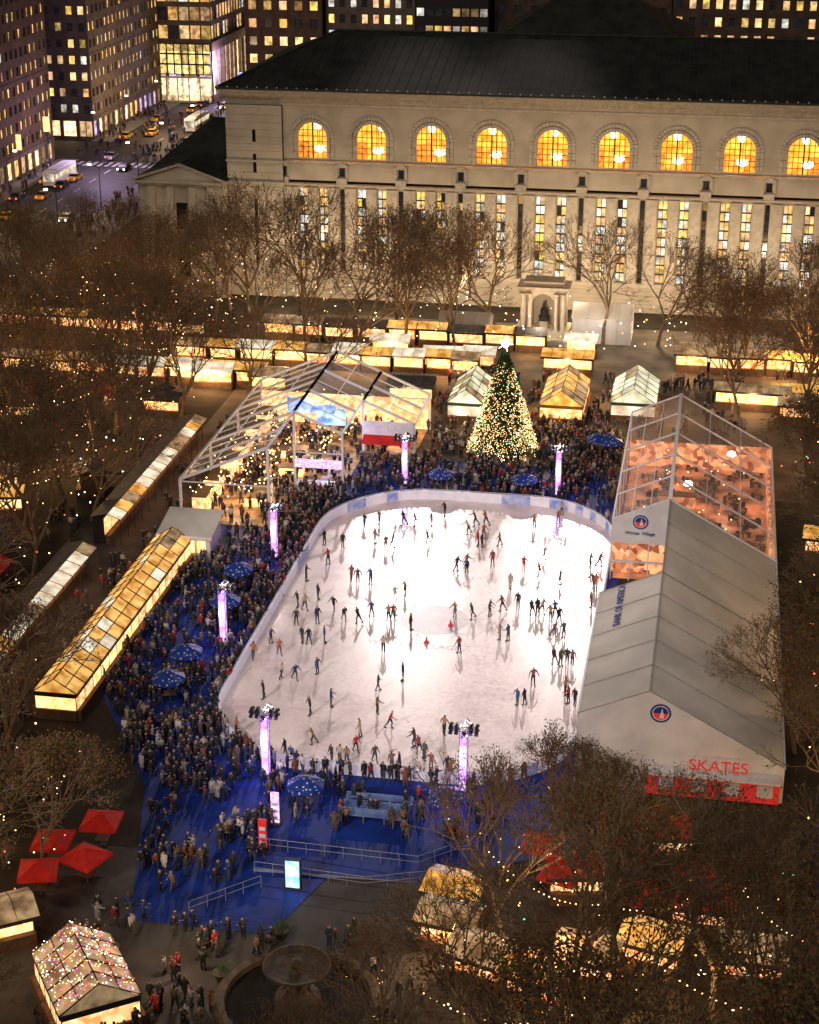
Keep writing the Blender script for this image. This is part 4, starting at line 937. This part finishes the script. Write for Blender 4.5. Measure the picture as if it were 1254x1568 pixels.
    for q in ((-.015,0,-.025),(.015,0,-.025),(0,.035,-.02),(0,0,.025)): vs.append((n0.x+q[0],n0.y+q[1],n0.z+q[2]))
    for q in ((0,1,2),(1,3,2),(3,0,2)): fs.append(tuple(i+k for k in q)); tags.append('s')
    bpy.data.meshes.remove(out)
    return vs,fs,tags
def randmat(name,cols,mul):
    m,nt,b=newmat(name); b.inputs['Roughness'].default_value=.8
    oi=nt.nodes.new('ShaderNodeObjectInfo'); ma=nt.nodes.new('ShaderNodeMath'); ma.operation='MULTIPLY'; ma.inputs[1].default_value=mul
    fr=nt.nodes.new('ShaderNodeMath'); fr.operation='FRACT'; rp=nt.nodes.new('ShaderNodeValToRGB'); rp.color_ramp.interpolation='CONSTANT'
    nt.links.new(oi.outputs['Random'],ma.inputs[0]); nt.links.new(ma.outputs[0],fr.inputs[0]); nt.links.new(fr.outputs[0],rp.inputs['Fac']); nt.links.new(rp.outputs['Color'],b.inputs['Base Color'])
    el=rp.color_ramp.elements
    for k,c in enumerate(cols):
        e_=el[k] if k<2 else el.new(k/len(cols)); e_.position=k/len(cols); e_.color=(*c,1)
    return m
JCS=[(.015,.015,.018),(.03,.03,.045),(.45,.02,.02),(.06,.035,.02),(.34,.18,.08),(.02,.04,.12),(.025,.02,.02),(.45,.38,.30),(.07,.09,.05),(.42,.13,.04),(.014,.014,.014),(.04,.09,.22),(.2,.10,.06),(.3,.06,.05)]
JC=[(.010,.010,.013),(.014,.016,.026),(.22,.012,.012),(.03,.02,.015),(.14,.085,.045),(.012,.02,.05),(.02,.02,.022),(.24,.21,.17),(.035,.04,.03),(.16,.055,.02),(.010,.010,.010),(.02,.04,.12),(.07,.045,.03)]
TC=[(.012,.012,.016),(.03,.04,.08),(.02,.02,.02),(.05,.06,.1),(.1,.08,.06)]
SM={'j':randmat('jacket',JCS,1.0),'t':randmat('trousers',TC,7.3),'s':pm('skin',(.45,.27,.19),(.4,.23,.16),5,.6),'b':pm('boots',(.03,.025,.02),None,5,.6),'r':randmat('hair_or_hat',[(.02,.012,.008),(.08,.04,.02),(.3,.02,.02),(.01,.01,.01),(.3,.28,.25)],13.7)}
SP=[dict(lean=.25,legs=((.35,.45),(-.45,.25)),arms=((.5,.5,.4),(-.5,.4,.3))),dict(lean=.12,legs=((.1,.1),(-.1,.15)),arms=((.1,.6,.2),(.1,.6,.2))),
    dict(lean=.35,legs=((.4,.6),(-.45,.2)),arms=((-.6,.3,.2),(.7,.3,.5))),dict(lean=.05,legs=((.08,.08),(-.05,.05)),arms=((.3,.2,.9),(.1,.2,.3))),
    dict(lean=.2,legs=((.3,.5),(.1,.3)),arms=((.5,.3,.5),(.6,.3,.5)),spread=.1),dict(lean=.1,legs=((.25,.15),(-.3,.2)),arms=((.4,.2,.4),(-.3,.2,.3)),coat=False),
    dict(lean=.0,legs=((.03,.03),(-.03,.05)),arms=((0,.15,.2),(0,.8,0)),coat=True),dict(lean=.08,legs=((.06,.1),(-.12,.1)),arms=((.1,.15,.3),(0,.15,.3)),coat=True)]
skm=[]
for i,sp_ in enumerate(SP):
    vs,fs,tg=figure('skater_pose',sub=1,fingers=True,skate=True,**sp_)
    me=bpy.data.meshes.new('ice_skater'); me.from_pydata(vs,[],fs); ks=['j','t','s','b','r']
    for k in ks: me.materials.append(SM[k])
    me.polygons.foreach_set('material_index',[ks.index(t) for t in tg]); me.polygons.foreach_set('use_smooth',[True]*len(fs)); me.update(); skm.append(me)
SK=[(558,808),(581,803),(574,832),(591,843),(601,840),(618,805),(636,806),(655,832),(661,806),(681,790),(717,818),(728,806),(738,838),(732,836),(740,825),(744,806),(765,836),(754,868),(818,810),(854,802),(860,790),(802,875),(833,858),(826,882),(857,895),(903,870),(918,868),(503,865),(497,835),(525,840),(469,890),(538,890),(548,893),(568,895),(620,912),(605,920),(699,875),(715,878),(714,870),(781,903),(793,933),(769,936),(749,943),(815,943),(823,943),(830,941),(850,945),(856,955),(843,952),(487,918),(456,930),(467,935),(511,935),(486,955),(454,957),(527,952),(549,955),(569,945),(595,953),(602,950),(629,965),(697,945),(723,948),(703,1000),(587,1000),(497,985),(463,985),(473,987),(428,1003),(415,985),(486,1033),(431,1040),(452,1042),(617,1043),(579,1058),(404,1070),(507,1083),(577,1093),(597,1116),(475,1095),(680,1126),(816,1050),(765,980),(778,982),(848,975),(863,977),(849,1018),(858,1020),(868,1018),(876,1020),(792,1080),(803,1080),(865,1065),(880,1080),(870,1078),(480,1140),(437,1160),(447,1168),(551,1130),(545,1152),(508,1170),(520,1170),(531,1170),(574,1168),(600,1180),(612,1180),(635,1145),(642,1155),(650,1165),(660,1180),(685,1186),(690,1188),(362,1126),(388,1010),(912,905),(908,900),(905,930)]
def inpoly(x,y,P):
    c=False; j=len(P)-1
    for i in range(len(P)):
        if (P[i][1]>y)!=(P[j][1]>y) and x<(P[j][0]-P[i][0])*(y-P[i][1])/(P[j][1]-P[i][1])+P[i][0]: c=not c
        j=i
    return c
inner=rrect(RX0+.5,RX1-.5,RY0+.5,RY1-.5,(9,11,10,9))
for u,v in SK:
    q=unproj(u,v,.06); x,y=q.x,q.y; s_=U(.92,1.08); t=0
    while not inpoly(x,y,inner) and t<40: x+=(-23.5-x)*.03; y+=(147-y)*.03; t+=1
    put(random.choice(skm),'ice_skater',(x,y,.062),U(0,6.28),s_)
mb=MB()
mb.tube((0,0,0),(0,0,.6),.18,.03,10,'redsign',cap=True); mb.box(-.24,.24,-.24,.24,0,.04,'redsign'); cone=mb.mesh('cone')
for u,v in ((653,984),(690,958)): q=unproj(u,v,.06); put(cone,'traffic_cone',(q.x,q.y,.075))
CP=[dict(legs=((.04,.04),(-.04,.04)),arms=((0,.12,.2),(0,.12,.2)),coat=True),dict(legs=((.3,.1),(-.3,.25)),arms=((-.3,.12,.2),(.35,.12,.3)),lean=.06),
    dict(legs=((.06,.06),(-.02,.04)),arms=((.5,.2,1.5),(.1,.15,.3))),dict(legs=((.02,.04),(-.06,.04)),arms=((.6,.1,1.3),(.6,.1,1.3)),coat=True),dict(legs=((.18,.1),(-.2,.2)),arms=((0,.15,.3),(.9,.3,.6)))]
CV=[figure('pedestrian_pose',sub=0,**c_) for c_ in CP]
prep=[]
for vs,fs,tg in CV:
    prep.append((np.array(vs),np.concatenate([np.array(f_) for f_ in fs]),np.array([len(f_) for f_ in fs]),tg))
used={}
masks=[lambda x,y:RX0-.35<x<RX1+.35 and RY0-.35<y<RY1+.35,lambda x,y:XA-.3<x<XB and 118<y<190.6]
def free(x,y,md=.42):
    if masks[0](x,y) and (inpoly(x,y,po) or min((x-a)**2+(y-b_)**2 for a,b_ in po)<.15): return False
    if masks[1](x,y): return False
    if math.hypot(x+23,y-89)<5.6 or math.hypot(x-TREEP.x,y-TREEP.y)<4.2: return False
    gx,gy=int(x),int(y)
    for i in (-1,0,1):
        for j in (-1,0,1):
            for (a,b_) in used.get((gx+i,gy+j),()):
                if (a-x)**2+(b_-y)**2<md*md: return False
    used.setdefault((gx,gy),[]).append((x,y)); return True
PP=[]
def crowd_poly(pts,n,z=.055,clump=True):
    xs=[p_[0] for p_ in pts];ys=[p_[1] for p_ in pts]; cnt=0;t=0
    while cnt<n and t<n*30:
        t+=1; x,y=U(min(xs),max(xs)),U(min(ys),max(ys))
        if not inpoly(x,y,pts): continue
        for q in range(random.choice([1,2,3,4]) if clump else 1):
            xx,yy=x+U(-.7,.7),y+U(-.7,.7)
            if free(xx,yy): PP.append((xx,yy,z)); cnt+=1
crowd_poly([(-49.2,127),(-41.2,114),(-38,112),(-30,117),(-38.9,128),(-38.9,172),(-36,178),(-44,175),(-44,163),(-47,163),(-47,155),(-49.2,155)],600)
crowd_poly([(-44,163),(-38,163),(-38,176),(-31,178.5),(-31,186),(-38,186),(-38,175.5),(-44,175.5)],120)
crowd_poly([(-32,177),(-8.6,177),(-8.6,200),(-32,200)],480)
crowd_poly([(-33,200),(5,200),(5,222),(-33,222)],280,.01)
crowd_poly([(-33,107),(-12,110),(-12,117),(-33,117)],75)
crowd_poly([(-40,113),(-31,113),(-28,99),(-36.5,98.5)],50)
crowd_poly([(-39,78),(-14,78),(-14,97),(-39,97)],190,.01)
crowd_poly([(-57,116),(-53.6,116),(-53.6,198),(-57,198)],110,.01)
crowd_poly([(-105,240),(-104,400),(-112.5,400),(-112.5,240)],360,.15); crowd_poly([(-137,250),(-133,250),(-133,420),(-137,420)],140,.15)
crowd_poly([(-133,345),(-108,345),(-108,425),(-133,425)],170,.02)
crowd_poly([(-100,110),(-64,110),(-64,245),(-100,245)],220,.01)
crowd_poly([(9,118),(32,118),(32,246),(9,246)],60,.01); crowd_poly([(-53,165),(-44.3,165),(-44.3,198),(-53,198)],120,.13); crowd_poly([(-43.5,177),(-33.5,188),(-33.5,198),(-43.5,198)],60,.13)
for k in range(N):
    j=(k+1)%N; a,b_=po[k],po[j]; L=math.hypot(b_[0]-a[0],b_[1]-a[1]); nx_,ny_=(b_[1]-a[1])/max(L,.01),-(b_[0]-a[0])/max(L,.01)
    if a[0]>-12 and a[1]<170: continue
    for q in range(int(L/.55)):
        t=(q+R())/max(1,int(L/.55)); x,y=a[0]+(b_[0]-a[0])*t+nx_*.55,a[1]+(b_[1]-a[1])*t+ny_*.55
        if R()<.8 and free(x,y,.4): PP.append((x,y,.055))
vv=[];lv=[];lt=[];cc=[];off=0
HC=[(.02,.012,.008),(.01,.01,.01),(.06,.035,.02),(.2,.18,.16),(.16,.015,.015),(.1,.07,.05),(.01,.01,.012)]
JC2=JC+[(.010,.010,.012),(.014,.014,.018),(.38,.36,.33),(.012,.016,.035),(.02,.02,.026),(.010,.010,.010),(.016,.014,.014)]
for (x,y,z) in PP:
    P_,F_,T_,tg=prep[random.randrange(len(prep))]; a=U(0,6.28)
    s_=U(.88,1.06); ca,sa=math.cos(a)*s_,math.sin(a)*s_
    Q=np.stack([P_[:,0]*ca-P_[:,1]*sa+x,P_[:,0]*sa+P_[:,1]*ca+y,P_[:,2]*s_+z],1)
    vv.append(Q); lv.append(F_+off); lt.append(T_); off+=len(P_)
    j=random.choice(JC2); t=random.choice(TC); h=random.choice(HC); k=U(.7,1.5); g={'j':(j[0]*k,j[1]*k,j[2]*k,1),'t':(*t,1),'h':(*h,1),'r':(*h,1),'s':(.4,.24,.17,1),'b':(.03,.025,.02,1)}
    cc.append(np.array([g[q] for q in tg],dtype=np.float32))
vv=np.concatenate(vv);lv=np.concatenate(lv);lt=np.concatenate(lt);cc=np.concatenate(cc)
me=bpy.data.meshes.new('crowd'); me.vertices.add(len(vv)); me.vertices.foreach_set('co',vv.ravel()); me.loops.add(len(lv)); me.loops.foreach_set('vertex_index',lv.astype(np.int32))
me.polygons.add(len(lt)); ls=np.concatenate([[0],np.cumsum(lt)[:-1]]).astype(np.int32); me.polygons.foreach_set('loop_start',ls); me.polygons.foreach_set('loop_total',lt.astype(np.int32)); me.update(calc_edges=True)
at=me.attributes.new('col','FLOAT_COLOR','FACE'); at.data.foreach_set('color',cc.ravel()); me.materials.append(M['col']); me.polygons.foreach_set('use_smooth',[True]*len(lt))
put(me,'crowd_of_visitors')
# ---------------------------------------------------------------- lights
def light(kind,name,loc,e_,c_,size=.3,aim=None,ang=None,blend=.5):
    ld=bpy.data.lights.new(name,kind); ld.energy=e_; ld.color=c_
    if kind in('POINT','SPOT'): ld.shadow_soft_size=size
    ob=bpy.data.objects.new(name,ld); S.collection.objects.link(ob); ob.location=loc
    if aim is not None: ob.rotation_euler=(Vector(aim)-Vector(loc)).to_track_quat('-Z','Y').to_euler()
    if ang: ld.spot_size=ang; ld.spot_blend=blend
    return ob
FC=(1,.86,.82)
light('SPOT','rink_flood_or_fill',(-80.5,450,127.6),6.4e5,FC,2.2,(-24,144,0),rad(9.8),.4)
light('SPOT','rink_flood_or_fill',(-35.3,450,126.2),5.6e5,FC,2.2,(-24,144,0),rad(9.8),.4)
light('SPOT','rink_flood_or_fill',(-90,-30,100),5.6e5,FC,4,(-27,146,0),rad(19),.6)  # added fill from behind the camera; no lamp seen there
light('SPOT','rink_flood_or_fill',(45,-20,110),2.6e5,FC,4,(-28,143,0),rad(18),.6)  # second added fill, from the right behind the camera
cR=Vector((-23.5,147,0))
for q in mpos:
    light('SPOT','mast_floodlight',(q.x,q.y,6.2),1100,FC,.4,(q.x+(cR.x-q.x)*.7,q.y+(cR.y-q.y)*.5,0),rad(120),.8)
    light('POINT','mast_purple_lamp',(q.x,q.y-.9,3),220,(.55,.35,1),.3)
for (x,y,z) in LP: light('POINT','stall_lamp',(x,y,z),600,(1,.60,.27),.3)
light('POINT','screen_lamp',SCR,40,(.5,.8,1),.25)
for x,y in ((-4,165),(3,178),(-3,186)): light('POINT','lodge_lamp',(x,y,2.9),650,(1,.50,.30),.4)
for x,y,c_ in ((-49,170,(1,.68,.36)),(-48,182,(1,.72,.42)),(-42,184,(.5,.55,1)),(-36,193,(1,.7,.45)),(-47,194,(1,.7,.4))): light('POINT','pavilion_lamp',(x,y,3.4),1000,c_,.4)
for k in range(5): light('POINT','street_glow_fill',(-123,295+k*44,9),9000,(1,.66,.36) if k%2==0 else (.85,.6,1),.6)  # added fill points above the road for the street's glow
for k in range(6): light('POINT','facade_uplight',(-62+k*14,243,7.0),4000,(1,.76,.50),.6)
for x,y in ((-74,125),(-84,150),(-72,180),(-94,195),(-80,222),(18,140),(18,190),(12,225)): light('POINT','grove_fill',(x,y,5.5),2800,(1,.56,.24),.8)  # added fill that lights the crowns from within, no fixture modelled
for x,y in ((-7,94),(4,88),(-55,100),(-49,86),(12,108)): light('POINT','grove_fill',(x,y,5.0),1300,(1,.60,.27),.8)  # same added crown fill for the near trees
light('POINT','plaza_fill',(-31,91,4.5),650,(1,.7,.42),.4); light('POINT','plaza_fill',(-17,93,4.5),450,(1,.7,.42),.4)  # added fill points to brighten the fountain plaza
light('POINT','marquee_lamp',(MQ.x,MQ.y-4,5),700,(1,.86,.72),.4)
light('POINT','memorial_fill',(MEM.x,MEM.y-3.5,4.5),1100,(1,.8,.58),.3)  # added fill to brighten the memorial front
sd=bpy.data.lights.new('sun','SUN'); sd.energy=.85; sd.angle=rad(45); sd.color=(1,.86,.70); so=bpy.data.objects.new('sun',sd); S.collection.objects.link(so)
el=rad(50); az=rad(200)
dirv=Vector((math.sin(az)*math.cos(el),math.cos(az)*math.cos(el),math.sin(el)))
so.rotation_euler=dirv.to_track_quat('Z','Y').to_euler()
w=bpy.data.worlds.new('World'); S.world=w; w.use_nodes=True; nt=w.node_tree; bg=nt.nodes['Background']
sky=nt.nodes.new('ShaderNodeTexSky'); sky.sky_type='NISHITA'; sky.sun_disc=False; sky.sun_elevation=el; sky.sun_rotation=az
nt.links.new(sky.outputs[0],bg.inputs['Color']); bg.inputs['Strength'].default_value=.009
# ---------------------------------------------------------------- camera
cd=bpy.data.cameras.new('camera'); co=bpy.data.objects.new('camera',cd); S.collection.objects.link(co)
cd.sensor_fit='VERTICAL'; cd.sensor_height=24; cd.sensor_width=24*1254/1568; cd.lens=24*FL/1568; cd.clip_end=4000; cd.clip_start=1
co.location=(0,0,CH); co.rotation_euler=(math.pi/2-TH,0,PS); S.camera=co
S.view_settings.view_transform='Standard'; S.view_settings.look='None'; S.view_settings.exposure=0
